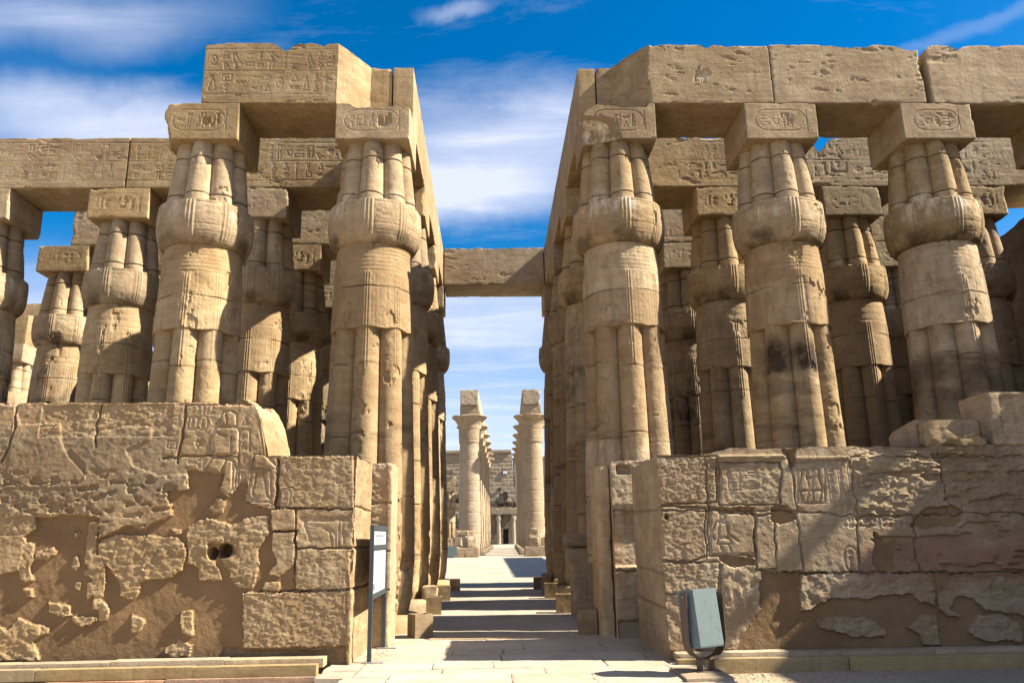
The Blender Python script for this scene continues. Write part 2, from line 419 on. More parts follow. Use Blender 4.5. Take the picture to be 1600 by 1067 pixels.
    g.link(g.bump(fine_h, .8, bumpd*.28, g.bump(hgt, .85, bumpd)), b.inputs['Normal'])
    return m_
M_STONE = make_sandstone('sandstone', (.205, .135, .068), (.340, .243, .132), (.475, .362, .218))
M_WALL = make_sandstone('weathered_sandstone', (.24, .158, .080), (.365, .260, .150), (.505, .390, .250), bumpd=.026, wall=True)
M_PALE = make_sandstone('pale_sandstone', (.30, .22, .135), (.40, .305, .20), (.49, .39, .265))
M_FAR = make_sandstone('distant_sandstone', (.28, .21, .135), (.365, .28, .185), (.44, .35, .24), fine=.3, bumpd=.05)
M_RED = make_sandstone('reddish_stone', (.24, .13, .08), (.31, .18, .11), (.38, .25, .16))
M_CURB = make_sandstone('ochre_curb_stone', (.28, .20, .095), (.34, .25, .13), (.39, .30, .17), fine=.6, bumpd=.008)

def make_ground(name, c1, c2, pebbles):
    m_, t, b = mat(name); g = G(t); p = g.pos()
    col = g.mix(g.range(g.noise(p, .35, 6, .65, .4), .35, .65), c1, c2)
    col = g.mix(g.range(g.noise(p, 22, 5, .7), .5, .75, 0, pebbles), col, tuple(x*.45 for x in c1))
    g.link(col, b.inputs['Base Color'])
    h = g.m('ADD', g.noise(p, 26, 6, .72), g.m('MULTIPLY', g.noise(p, 3, 5, .6), 1.6))
    g.link(g.bump(h, .7, .03), b.inputs['Normal']); return m_
M_SAND = make_ground('packed_sand', (.29, .25, .20), (.38, .33, .265), .5)
M_GRIT = make_ground('gravelly_earth', (.30, .24, .165), (.40, .325, .24), .7)

def make_paving():
    m_, t, b = mat('limestone_paving'); g = G(t); p = g.pos()
    at = g.n('ShaderNodeAttribute', attribute_name='marks'); sp = g.n('ShaderNodeSeparateColor'); g.link(at.outputs['Color'], sp.inputs[0])
    col = g.mix(g.range(g.noise(p, 1.1, 6, .65, .3), .35, .65), (.30, .255, .20), (.415, .36, .29))
    col = g.mix(g.m('MULTIPLY', sp.outputs[0], .55), col, (.30, .24, .175))
    col = g.mix(g.range(g.noise(p, 30, 4, .7), .5, .8, 0, .35), col, (.30, .22, .15))
    col = g.mix(sp.outputs[1], col, (.16, .105, .06))
    g.link(col, b.inputs['Base Color'])
    g.link(g.bump(g.m('ADD', g.noise(p, 12, 7, .65), g.m('MULTIPLY', g.noise(p, 45, 3, .6), .3)), .5, .012), b.inputs['Normal']); return m_
M_PAVE = make_paving()

def make_paint(name, c, rust, rough, metal=0.0, sc_=6, amt=.5):
    m_, t, b = mat(name); g = G(t); p = g.pos()
    col = g.mix(g.range(g.noise(p, sc_, 7, .7, .2), .56, .70, 0, amt), c, rust)
    col = g.mix(g.range(g.noise(g.pos((1, 1, .15)), 20, 5, .6), .4, .7, 0, .22), col, tuple(x*.65 for x in c))
    g.link(col, b.inputs['Base Color']); b.inputs['Roughness'].default_value = rough; b.inputs['Metallic'].default_value = metal
    b.inputs['Specular IOR Level'].default_value = .4
    g.link(g.bump(g.noise(p, 30, 4, .6), .25, .004), b.inputs['Normal']); return m_
M_BLUE = make_paint('faded_blue_paint', (.115, .155, .165), (.07, .055, .045), .5, 0, 14, .75)
M_BROWN = make_paint('brown_painted_steel', (.085, .06, .05), (.20, .12, .08), .55, 0, 9, .4)
M_FRAME = make_paint('dark_grey_steel', (.035, .045, .055), (.10, .08, .06), .5, 0, 9, .3)
M_PLATE = make_paint('galvanised_plate', (.30, .31, .32), (.2, .15, .1), .5, .4, 9, .4)
M_SHADE = make_paint('opening_shade', (.03, .022, .016), (.02, .015, .01), .9)  # near-black colour imitating the shade inside openings
M_BOARD = make_paint('white_printed_board', (.5, .53, .56), (.45, .47, .5), .35, 0, 60, .15)
M_INK = make_paint('printed_ink', (.16, .18, .22), (.2, .2, .2), .5)
M_PYLON = make_sandstone('greyish_blockwork', (.20, .165, .12), (.285, .235, .17), (.36, .30, .22), fine=.25, bumpd=.06)
M_WOOD = make_sandstone('brown_stone_box', (.19, .125, .065), (.26, .18, .10), (.33, .24, .14), bumpd=.008)

# carved and broken outlines on the two gateway walls, metres (x, z)
L1P=[
 [(-7.8,3.91),(-4.69,3.88),(-3.9,3.83),(-3.25,3.78),(-3.21,3.05),(-3.25,2.95),(-3.27,2.24),(-3.7,2.35),(-3.69,2.59),(-3.76,2.71),(-3.83,2.59),(-3.96,2.43),(-4.11,2.51),(-4.05,2.79),(-4.6,2.82),(-4.56,2.54),(-4.86,2.52),(-4.78,2.17),(-5.24,1.94),(-5.41,2.02),(-5.84,1.83),(-5.85,2.14),(-6.14,2.19),(-6.8,2.16),(-6.8,2),(-6.93,1.89),(-6.92,1.39),(-7.43,1.3)],
 [(-6.95,1.79),(-6.79,1.77),(-6.73,1.57),(-6.79,1.42),(-6.71,1.27),(-6.8,1.23),(-6.92,1.27)],
 [(-6.72,1.67),(-6.5,1.72),(-6.44,1.63),(-6.57,1.53),(-6.73,1.57)],
 [(-6.2,1.57),(-6.13,1.6),(-6.07,1.45),(-6.12,1.37),(-6.2,1.41)],
 [(-6.22,1.95),(-6.14,1.94),(-6.13,1.85),(-6.21,1.86)],
 [(-6.11,1.22),(-6.02,1.19),(-6.04,1.08),(-6.11,1.13)],
 [(-6.84,1.16),(-6.72,1.14),(-6.69,1.01),(-6.8,1.03)],
 [(-6.02,2.07),(-5.85,2.1),(-5.86,1.87),(-5.87,1.6),(-5.69,1.56),(-5.67,1.18),(-5.71,0.95),(-5.6,0.88),(-5.62,0.69),(-5.73,0.67),(-5.75,0.82),(-5.83,0.84),(-5.81,1.03),(-5.92,0.97),(-5.95,1.18),(-5.87,1.22),(-5.9,1.29),(-6,1.32),(-6.01,1.41),(-5.93,1.41),(-6.02,1.49),(-6,1.72)],
 [(-5.86,1.79),(-5.59,1.88),(-5.08,1.88),(-4.68,1.83),(-4.55,1.73),(-4.54,1.39),(-4.71,1.27),(-5.17,1.21),(-5.17,1.04),(-5.26,0.97),(-5.44,1.02),(-5.44,1.17),(-5.57,1.33),(-5.71,1.52),(-5.83,1.6)],
 [(-6.46,0.95),(-6.15,0.9),(-6.12,0.77),(-6.32,0.77),(-6.45,0.82)],
 [(-6.11,0.75),(-5.78,0.73),(-5.74,0.66),(-5.95,0.58),(-6.08,0.66)],
 [(-5.26,0.76),(-5.04,0.66),(-5.12,0.5),(-5.25,0.5)],
 [(-4.55,0.78),(-4.37,0.78),(-4.34,0.45),(-4.5,0.47),(-4.56,0.63)],
 [(-4.72,0.29),(-4.55,0.39),(-4.35,0.32),(-4.36,0.17),(-4.61,0.16),(-4.73,0.23)],
 [(-7.34,0.65),(-6.98,0.57),(-6.89,0.73),(-6.63,0.63),(-6.41,0.58),(-6.42,0.5),(-6.63,0.45),(-6.51,0.14),(-7.27,0.17)],
 [(-4.53,2.01),(-4.26,2.12),(-3.89,2),(-3.66,2.11),(-3.34,2.14),(-3.31,1.87),(-3.47,1.64),(-3.44,1.33),(-3.52,1.07),(-3.75,1.09),(-3.89,1.34),(-4.02,1.53),(-3.77,1.6),(-3.84,1.74),(-4.23,1.75),(-4.18,1.57),(-3.99,1.34),(-3.98,1.22),(-4.31,1.21),(-4.36,1.38),(-4.51,1.46)],
 [(-4.13,2.43),(-4.01,2.37),(-4.01,2.21),(-4.15,2.16),(-4.23,2.24)],
 [(-4.79,1.97),(-4.65,1.95),(-4.61,1.87),(-4.72,1.87)],
 [(-3.35,1.18),(-3.13,1.15),(-3.12,1.04),(-3.38,1.04)],
]
L2P=[
 [(-3.25,3.03),(-2.09,3.02),(-2.07,2.23),(-2.97,2.25),(-3,2.56),(-3.23,2.56)],
 [(-2.92,2.24),(-2.08,2.23),(-2.07,1.64),(-2.89,1.65)],
 [(-2.94,1.65),(-2.1,1.64),(-2.11,1.04),(-2.91,1.06)],
 [(-3.65,1.01),(-2.13,1.04),(-2.1,0.19),(-3.6,0.23)],
 [(-3.3,2.22),(-2.92,2.22),(-2.9,1.91),(-3.28,1.92)],
 [(-3.27,1.89),(-2.92,1.9),(-2.93,1.41),(-3.14,1.24),(-3.31,1.29),(-3.18,1.46),(-3.26,1.63)],
 [(-3.21,2.57),(-2.99,2.54),(-2.97,2.23),(-3.17,2.23)],
 [(-3.38,1.11),(-3.13,1.16),(-3.13,1.03),(-3.36,1.02)],
 [(-2.15,1.22),(-2.03,1.35),(-1.99,-0.07),(-2.11,-0.07)],
]
RS=[
 [(4.61,1.16),(6.62,1.17),(6.59,0.69),(6.35,0.71),(6.26,0.85),(5.98,0.84),(4.93,0.78),(4.73,0.68),(4.56,0.63)],
 [(4.76,0.53),(5.03,0.56),(5.53,0.53),(5.82,0.37),(5.78,0.26),(5.29,0.26),(4.85,0.41)],
 [(6.11,0.38),(6.37,0.57),(6.57,0.55),(6.57,0.12),(6.31,0.13),(6.28,0.27)],
 [(6.62,0.85),(6.91,1.08),(8.39,1.06),(8.27,0.38),(7.63,0.57),(7.34,0.62),(7.16,0.78),(6.91,0.82),(6.8,0.65),(6.97,0.51),(6.74,0.53),(6.63,0.65)],
 [(7.05,0.37),(7.2,0.54),(7.63,0.55),(7.84,0.35),(7.81,0.16),(7.14,0.17),(7.02,0.29)],
]
RP=[
 [(4.27,2.14),(4.53,2.18),(4.63,1.97),(4.41,1.89),(4.25,1.93)],
 [(3.67,1.21),(8.41,1.13),(8.2,-0),(3.58,0.09)],
 [(6.36,1.86),(6.67,2.11),(7.02,2.14),(7.2,2.04),(7.06,1.81),(6.37,1.82)],
 [(5.78,1.75),(5.96,1.58),(6.13,1.64),(5.98,1.1),(5.77,1.1),(5.71,1.3)],
 [(4.5,3),(4.72,3),(4.67,2.77),(4.6,2.72)],
]
RP2=[
 [(4.01,1.26),(4.3,1.12),(4.19,-0.01),(3.48,0.01),(3.64,0.28),(3.97,0.68)],
 [(3.4,1.46),(3.97,1.4),(3.93,1.31),(3.59,1.28),(3.42,1.36)],
 [(3.44,2.15),(4,2.14),(3.98,2.05),(3.45,2.07)],
]
RB=[
 [(2.55,2.93),(3.49,2.92),(3.44,2.22),(2.51,2.2)],
 [(2.56,2.18),(3.26,2.15),(3.21,1.46),(3.02,1.38),(2.51,1.39)],
 [(3.3,2.15),(4.01,2.05),(3.96,1.43),(3.25,1.46)],
 [(2.56,1.38),(3.42,1.35),(3.37,0.91),(2.54,0.93)],
 [(3.44,1.31),(4.01,1.22),(3.96,0.74),(3.97,0.68),(3.64,0.28),(3.56,0.13),(3.34,0.13)],
 [(2.57,0.9),(3.35,0.88),(3.29,0.12),(2.54,0.13)],
 [(4.01,2.04),(4.3,2.04),(4.26,1.25),(3.95,1.21)],
 [(3.52,2.83),(4.47,2.82),(4.4,2.17),(3.47,2.19)],
]
L3P=[
 [(-7.8,3.91),(-7.31,3.86),(-7.21,3.57),(-6.58,3.56),(-6.51,3.19),(-6.12,2.78),(-6.06,2.18),(-7.55,2.17)],
 [(-6.39,3.19),(-6.15,3.39),(-5.59,3.51),(-5.23,3.51),(-5.19,3.3),(-5.56,3.14),(-5.41,2.89),(-5,2.75),(-4.57,2.76),(-4.58,2.54),(-4.86,2.52),(-4.78,2.17),(-5.24,1.94),(-5.41,2.02),(-5.84,1.83),(-6.06,2.18),(-6.14,2.94)],
]
FIG=[
 [(-4.16,3.66),(-4.12,3.71),(-4.02,3.73),(-3.93,3.68),(-3.91,3.51),(-3.98,3.46),(-4.04,3.49),(-4.09,3.51),(-4.14,3.53),(-4.16,3.59),(-4.16,3.66)],
 [(-4.09,3.48),(-4.23,3.47),(-4.26,3.4),(-4.26,3.25),(-4.22,3.04),(-4.21,3.02),(-3.85,3.02),(-3.85,3.4),(-3.9,3.46),(-4,3.48)],
 [(-4.21,3.07),(-3.86,3.07)],
 [(-4.31,2.88),(-4.24,3),(-4.03,3),(-4.1,2.79)],
 [(-4.03,2.98),(-4.11,2.54),(-3.98,2.46),(-3.91,2.54),(-3.93,2.95),(-4.03,2.99)],
 [(-3.93,2.95),(-3.87,2.87),(-3.86,2.58),(-3.9,2.5)],
 [(-4.21,3.42),(-4.14,3.36),(-4.06,3.34)],
 [(-4.22,3.44),(-4.28,3.3),(-4.27,3.13)],
 [(-3.97,3.33),(-3.97,3.08)],
 [(-4.09,3.69),(-4.06,3.59),(-4.07,3.49)],
 [(-3.61,3.06),(-3.45,3.05),(-3.24,2.84),(-3.62,2.85),(-3.61,3.06)],
 [(-3.62,2.82),(-3.67,2.53),(-3.69,2.37),(-3.53,2.38),(-3.6,2.47),(-3.55,2.78)],
 [(-3.46,2.8),(-3.37,2.41),(-3.32,2.39),(-3.35,2.82)],
 [(-3.68,2.35),(-3.3,2.34),(-3.3,2.27),(-3.48,2.27)],
 [(-3.85,3.08),(-3.82,2.58)],
 [(-3.23,3.01),(-3.21,2.65)],
 [(-3.87,3.42),(-3.84,3)],
 [(-4.81,3.84),(-3.9,3.83)],
 [(-3.7,3.42),(-3.68,3.12)],
]
FIGR=[
 [(3.46,2.04),(3.53,2.04),(3.54,1.97),(3.47,1.96),(3.46,2.04)],
 [(3.4,1.95),(3.57,1.92),(3.59,1.75),(3.72,1.65)],
 [(3.4,1.95),(3.32,1.79),(3.36,1.69)],
 [(3.45,1.92),(3.42,1.72),(3.57,1.72),(3.56,1.9)],
 [(3.42,1.7),(3.59,1.7),(3.62,1.62),(3.39,1.62),(3.42,1.7)],
 [(3.43,1.62),(3.48,1.47),(3.53,1.47)],
 [(3.56,1.62),(3.61,1.47),(3.67,1.47)],
 [(3.33,2.12),(3.28,1.48),(3.93,1.47)],
]
FIGR2=[
 [(4.73,2.8),(5.15,2.79),(5.09,2.19),(4.67,2.2),(4.73,2.8)],
 [(4.76,2.59),(4.8,2.7),(4.86,2.7),(4.85,2.59),(4.88,2.42),(4.81,2.22)],
 [(4.76,2.59),(4.72,2.43),(4.75,2.22)],
 [(4.95,2.68),(5,2.74),(5.04,2.68),(5.02,2.59),(5.07,2.42),(5,2.21)],
 [(4.94,2.59),(4.92,2.42),(4.92,2.21)],
 [(4.85,2.55),(4.97,2.59)],
 [(4.74,2.38),(4.85,2.38)],
 [(4.89,2.38),(5.04,2.38)],
]
RECTS=[
 [(5.18,2.82),(5.26,2.19)],
 [(5.35,2.82),(5.39,2.04)],
 [(5.51,2.82),(5.55,2)],
 [(5.65,2.58),(6.37,2.4)],
 [(5.34,1.98),(6.33,1.82)],
 [(5.29,1.55),(5.48,1.2)],
 [(4.71,2.94),(5.57,2.82)],
 [(4.85,1.99),(5.19,1.23)],
]
LR=[
 [(-3.87,3.66),(-3.7,3.12)],
 [(-3.84,3.08),(-3.68,2.56)],
 [(-4.65,3.66),(-4.51,3.44)],
 [(-4.5,3.66),(-4.35,3.44)],
 [(-4.56,3.42),(-4.4,3.09)],
 [(-4.53,3.81),(-4.21,3.68)],
 [(-4.34,3.67),(-4.2,3.49)],
 [(-3.18,2.53),(-3.03,2.26)],
 [(-3.19,2.94),(-3.03,2.73)],
]
LB=[
 [(-2.88,2.12),(-2.1,2.01)],
 [(-2.81,2.02),(-2.69,1.75)],
 [(-2.79,2.01),(-2.54,1.96),(-2.41,1.88),(-2.37,1.68)],
 [(-2.71,2.01),(-2.43,1.94),(-2.33,1.84),(-2.31,1.68)],
 [(-2.28,2.01),(-2.27,1.67)],
 [(-2.22,2.01),(-2.2,1.67)],
 [(-2.72,3),(-2.75,2.86),(-2.65,2.72)],
 [(-2.89,2.24),(-2.86,1.69)],
]

# ------------------------------------------------------------------ setting
def sheet(name, xs, ys, hfn, mat_, mfn=None, kind='structure'):
    X, Y = np.meshgrid(xs, ys, indexing='ij'); Z = hfn(X, Y)
    V = np.stack([X, Y, Z], -1).reshape(-1, 3); nx, ny = X.shape
    k = np.arange(nx*ny).reshape(nx, ny)
    F = np.stack([k[:-1, :-1], k[1:, :-1], k[1:, 1:], k[:-1, 1:]], -1).reshape(-1, 4)
    M = None if mfn is None else mfn(X, Y).reshape(-1, 3)
    o = link(name, mesh(name, V, F, mat_, M)); o['kind'] = kind; return o
ZG = -.16
def gh(X, Y):
    q = np.stack([X*1.3, Y*1.3, X*0], -1)
    return ZG + .02*fbm(q, 3, 4) + .055*ss(2.9, 3.4, X)*ss(14, 10, Y)
sheet('ground', np.concatenate([np.linspace(-900, -12, 14), np.linspace(-11.9, 11.9, 240), np.linspace(12, 900, 14)]),
      np.concatenate([np.linspace(-300, 6, 8), np.linspace(6.1, 12.4, 110), np.linspace(12.6, 900, 24)]), gh, M_GRIT)
def rectsheet(name, x0, x1, y0, y1, z, st, mat_, amp=.012, seed=5):
    xs = cuts(x0, x1, st); ys = cuts(y0, y1, st)
    return sheet(name, xs, ys, lambda X, Y: z + amp*fbm(np.stack([X*.9, Y*.9, X*0], -1), seed, 5, .55), mat_)
rectsheet('hall_floor', -15.5, 15.7, 14.95, 33.5, 0.0, .10, M_SAND, .02)
rectsheet('court_ground', -60, 60, 33.48, 78.5, -0.004, .8, M_SAND, .03)
rectsheet('colonnade_path', -8, 14, 78.4, 196, -.02, 1.0, M_SAND, .02)

# paving slabs of the entrance: one sheet with cut joints
def paving():
    rng = random.Random(4)
    xs = cuts(-2.55, 3.02, .018); ys = cuts(9.4, 15.05, .018)
    X, Y = np.meshgrid(xs, ys, indexing='ij')
    Z = np.zeros(X.shape); T = np.zeros(X.shape); J = np.full(X.shape, 9.0)
    wob = .02*fbm(np.stack([X*2.5, Y*2.5, X*0], -1), 9, 4)
    Yw = Y + wob + .012*X; Xw = X + wob
    y = 9.2
    while y < 15.3:
        d = rng.uniform(.48, .8); r = (Yw >= y) & (Yw < y + d)
        J = np.where(r, np.minimum(J, np.minimum(Yw - y, y + d - Yw)), J)
        x = -3.2 - rng.random()
        while x < 3.4:
            w = rng.uniform(.8, 1.7); sk = 0.0
            xa = x + sk*(Yw - y); s = r & (Xw >= xa) & (Xw < xa + w + sk*0)
            e = np.minimum(Xw - xa, xa + w - Xw)
            J = np.where(s, np.minimum(J, e), J)
            h = rng.uniform(-.005, .005); tx = rng.uniform(-.008, .008); tz = rng.uniform(-.01, .01)
            Z = np.where(s, h + tx*(Xw - xa) + tz*(Yw - y), Z); T = np.where(s, rng.random(), T); x += w
        y += d
    gap = .002 + .007*np.maximum(0, fbm(np.stack([X*1.8, Y*1.8, X*0], -1), 31, 3))
    g = 1 - ss(gap, gap + .016, J)
    Z = Z - .014*g + .006*fbm(np.stack([X*6, Y*6, X*0], -1), 12, 4)
    sand = ss(.05, .35, fbm(np.stack([X*.8, Y*.8, X*0], -1), 55, 4) + .7*ss(1.9, 2.6, np.abs(X)) - .25 + .5*ss(14.2, 14.9, Y))
    Z = Z + sand*.006
    M = np.stack([T, g*(1 - .8*sand)*ss(.2, -.35, vn(np.stack([X*.9, Y*.9, X*0], -1), 8)), sand], -1)
    # worn outline on the left and a skirt down to the earth
    edge = np.where(Y < 11.25, -1.97, -2.35) + .03*vn(np.stack([Y*3, Y*0, Y*0], -1), 2)
    out_ = X < edge
    Z = np.where(out_, -.30, Z)
    k = np.arange(X.size).reshape(X.shape)
    Z[-1, :] = -.30; Z[:, 0] = -.3
    F = np.stack([k[:-1, :-1], k[1:, :-1], k[1:, 1:], k[:-1, 1:]], -1).reshape(-1, 4)
    V = np.stack([X, Y, Z], -1).reshape(-1, 3)
    o = link('paving', mesh('paving', V, F, M_PAVE, M.reshape(-1, 3))); o['kind'] = 'structure'
paving()

# ------------------------------------------------------------------ papyrus-bundle columns
ZB, ZS, ZN, ZC, ZA, ZT = .28, 6.05, 7.92, 8.88, 10.36, 11.24      # base top, skirt foot, neck, capital shoulder, abacus foot and top
TOP = 12.76
def lobe(phi):
    d = (phi + math.pi/8) % (math.pi/4) - math.pi/8
    c = 1/1.42
    return d, c*np.cos(d) + np.sqrt(np.maximum(0, (.42*c)**2 - (c*np.sin(d))**2))
def rows(a, b, step, extra=()):
    z = list(np.linspace(a, b, int((b - a)/step) + 1))
    for e in extra: z += [e - .022, e - .009, e, e + .009, e + .022]
    z = sorted(v for v in z if a <= v <= b)
    o = [z[0]]
    for v in z[1:]:
        if v - o[-1] > .004: o.append(v)
    return np.array(o)
def ring_mesh(phi, zs, R, close_top=False):
    nphi = len(phi); nz = len(zs)
    V = np.stack([R*np.sin(phi)[:, None], -R*np.cos(phi)[:, None], np.broadcast_to(zs, R.shape)], -1)
    k = np.arange(nphi*nz).reshape(nphi, nz); k2 = np.roll(k, -1, 0)
    F = np.stack([k[:, :-1], k2[:, :-1], k2[:, 1:], k[:, 1:]], -1).reshape(-1, 4)
    return V, F
def column_meshes(seed, nphi=288, step=.024, wear=1.0, stain=None, patch=None):
    rng = random.Random(seed)
    phi = np.linspace(0, 2*math.pi, nphi, endpoint=False)
    d, lb = lobe(phi)
    jn = [1.3, 2.5, 3.7, 5.3, 6.85]
    jn = [j + rng.uniform(-.14, .14) for j in jn]
    def surf(zs, kind):
        Zg, Pg = np.meshgrid(zs, phi); D = np.broadcast_to(d[:, None], Zg.shape); LB = np.broadcast_to(lb[:, None], Zg.shape)
        S = np.stack([np.sin(Pg), -np.cos(Pg), Zg], -1) + seed*7.3
        M = np.zeros(Zg.shape + (3,))
        wv = .012*vn(np.stack([np.sin(Pg)*3, np.cos(Pg)*3, Zg*0 + seed], -1), seed)
        dr0 = np.zeros(Zg.shape, np.int64)
        if kind == 'shaft':
            Rb = np.interp(Zg, [.28, .6, 1.3, 2.5, 3.6, ZS, 7], [.87, .94, .99, .975, .94, .868, .868])*LB
            Rs = np.interp(Zg, [ZS, 7.28, ZN], [.890, .850, .808])
            notch = .05*np.maximum(0, fbm(S*2.1, seed + 3, 3)) + .02*np.cos(D*8)
            sk = ss(-.008, .008, Zg - ZS - notch)
            R = Rb*(1 - sk) + Rs*sk
            rib = np.zeros_like(R)
            for o_ in (-.066, 0, .066): rib += np.exp(-((D - o_)/.016)**2)
            on = ss(5.15, 5.3, Zg)*(1 - ss(7.26, 7.29, Zg))
            fade = ss(-.5, .0, fbm(S*1.3, seed + 40, 3) + .25)
            R = R + .013*rib*on*fade
            for o_ in (-.30, -.20, .20, .30): R = R - .006*np.exp(-((D - o_)/.010)**2)*sk*(1 - ss(7.2, 7.25, Zg))*fade
            for zb in (7.31, 7.40, 7.49, 7.58, 7.67, 7.76, 7.85): R = R - .010*np.exp(-((Zg - zb + wv*.5)/.012)**2)*fade
            for j in jn:
                w = .009 + .010*np.maximum(0, vn(S*1.7, seed + int(j*10)))
                sf = .14*_h(np.round(Pg*4/math.pi).astype(np.int64) % 8, 0*dr0 + int(j*7), 0*dr0 + seed, 3) if j < 6 else 0
                R = R - (.009 + .022*np.maximum(0, vn(S*2.3, 7)))*ss(-.45, -.1, vn(S*1.9, int(j*5)))*np.exp(-((Zg - j + wv + sf)/w)**2)
                M[..., 1] = np.maximum(M[..., 1], .75*ss(-.45, -.1, vn(S*1.9, int(j*5)))*np.exp(-((Zg - j + wv + sf)/(w*1.1))**2))
            st_ = np.exp(-((Zg - 6.9)/.9)**2)*.0
            M[..., 1] = np.maximum(M[..., 1], st_)
            dr = np.searchsorted(np.array(jn), Zg - wv); tn = _h(dr, dr*0 + seed, dr*0, 9)
            M[..., 0] = .50*np.clip(tn, 0, 1); M[..., 2] = .5*np.clip(-tn - .35, 0, 1)
        else:
            Rk = np.interp(Zg, [ZN, 7.95, 8.0, 8.09, 8.22, 8.40, 8.6, 8.76, ZC + .02], [.80, .875, .915, .96, 1.0, 1.022, 1.025, 1.015, 1.0])
            Rt = np.interp(Zg, [ZC - .1, ZC, 9.35, ZA], [.925, .915, .865, .755])*LB
            t_ = ss(-.006, .006, Zg - ZC - .012*vn(S*3, 2))
            R = Rk*(1 - t_) + Rt*t_
            rib = np.zeros_like(R)
            for o_ in (-.072, 0, .072): rib += np.exp(-((D - o_)/.018)**2)
            fade = ss(-.5, 0, fbm(S*1.5, seed + 40, 3) + .3)
            on = ss(8.0, 8.05, Zg)*(1 - ss(ZC - .02, ZC, Zg))
            R = R + .016*rib*on
            R = R - .012*np.exp(-((np.abs(D) - .125)/.010)**2)*on*fade
            R = R - .010*np.exp(-((Zg - 8.81)/.010)**2)*(np.abs(D) > .125)*fade
            for zb in (8.10, 8.17, 8.24, 8.32, 8.40): R = R - .008*np.exp(-((Zg - zb)/.010)**2)*(np.abs(D) > .11)*fade
            # painted/carved panel, weathered
            pa = (np.abs(D) > .15)*ss(8.44, 8.47, Zg)*(1 - ss(8.76, 8.78, Zg))
            R = R - .014*pa*np.maximum(0, vn(np.stack([Pg*9, Zg*16, Zg*0], -1), seed + 2))*fade
            JD = np.zeros_like(R)
            for j in (9.08 + .03*vn(S*.8, 1), 9.98 + .04*vn(S*.8, 4)):
                R = R - .028*np.exp(-((Zg - j + wv*.6)/.013)**2)*t_
                jd = .8*np.exp(-((Zg - j + wv*.6)/.014)**2)*t_; JD = np.maximum(JD, jd)
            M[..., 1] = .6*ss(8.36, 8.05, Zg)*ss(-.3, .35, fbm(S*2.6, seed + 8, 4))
            M[..., 1] = np.maximum(M[..., 1], JD)
            M[..., 2] = .6*ss(8.3, 8.7, Zg)*ss(9.4, 8.9, Zg)*ss(.0, .4, fbm(S*1.6, seed + 18, 4))
        R = R + wear*(.007*fbm(S*2.2, seed, 5, .6) + .004*fbm(S*12, seed + 4, 4, .65))
        sp = fbm(S*np.array([2.6, 2.6, 1.8]), seed + 90, 5, .55)
        R = R - wear*.030*ss(.34, .40, sp) - wear*.008*ss(.16, .20, fbm(S*5.2, seed + 60, 4))*ss(.15, .35, vn(S*.9, seed + 61))
        if kind == 'shaft':      # ruined foot
            lo_ = ss(3.0, .6, Zg)
            R = R - lo_*.10*ss(.05, .3, fbm(S*1.5, seed + 70, 4))
            band = np.exp(-((Zg - 3.9 - .3*vn(S*.7, 3))/.35)**2)*ss(.0, .35, fbm(S*np.array([1, 1, 5.]), seed + 33, 4))
            M[..., 1] = np.maximum(M[..., 1], .40*band)
        if stain is not None: M = stain(M, Pg, Zg, S, kind)
        if patch is not None: R, M = patch(R, M, Pg, Zg, S, kind)
        V, F = ring_mesh(phi, zs, R)
        return V.reshape(-1, 3), F, M.reshape(-1, 3)
    zs1 = rows(ZB, ZN, step, jn + [ZS, ZS + .03, 7.28]); zs2 = rows(ZN, ZA, step, [ZC, 8.81, 9.08, 9.98])
    a = mesh('shaft', *surf(zs1, 'shaft')[:2], M_STONE, surf(zs1, 'shaft')[2])
    v, f, mm = surf(zs2, 'cap'); b = mesh('capital', v, f, M_STONE, mm)
    return a, b
def base_mesh(seed):
    phi = np.linspace(0, 2*math.pi, 96, endpoint=False); zs = np.array([-.05, .06, .14, .22, .28, .30, .30])
    R = np.broadcast_to(np.array([1.16, 1.18, 1.18, 1.16, 1.12, 1.06, .3]), (96, 7)).copy()
    S = np.stack([np.sin(phi)[:, None] + zs*0, np.cos(phi)[:, None] + zs*0, zs + 0*phi[:, None]], -1) + seed
    R = R - .06*np.maximum(0, fbm(S*1.8, seed, 4)) ; V, F = ring_mesh(phi, zs, R)
    return mesh('base', V.reshape(-1, 3), F, M_STONE, np.zeros((V.size//3, 3)))
def abacus_mesh(seed, style='king', chip=.05, post=None, res=.014, M0=None):
    rng = random.Random(seed); w = .82
    R = Relief(-w, w, ZA, ZT, .010)
    R.H += .004*fbm(xz3(R.X*3, R.Z*3, seed), seed, 4)
    cartouche(R, -.60 + rng.uniform(-.05, .05), .52 + rng.uniform(-.06, .06), ZA + .20, ZT - .17, rng, .012, -.018, fill=True)
    R.K *= .35 + .65*ss(-.3, .2, fbm(xz3(R.X*2.2, R.Z*2.2, seed), seed + 3, 4))
    if style == 'erased':
        sl = R.box(.0, .40, ZA + .30, ZT - .26)
        R.flush(); x_, z_ = R.X[sl], R.Z[sl]
        R.H[sl] += -.030*ss(.0, .3, fbm(xz3(x_*13, z_*5, seed), 5, 3))
    R.flush()
    xs = cuts(-w, w, res); ys = cuts(-w, w, .05); zs = cuts(ZA, ZT, res)
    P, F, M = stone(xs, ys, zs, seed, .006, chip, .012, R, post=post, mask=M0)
    return mesh('abacus', P, F, M_STONE, M)

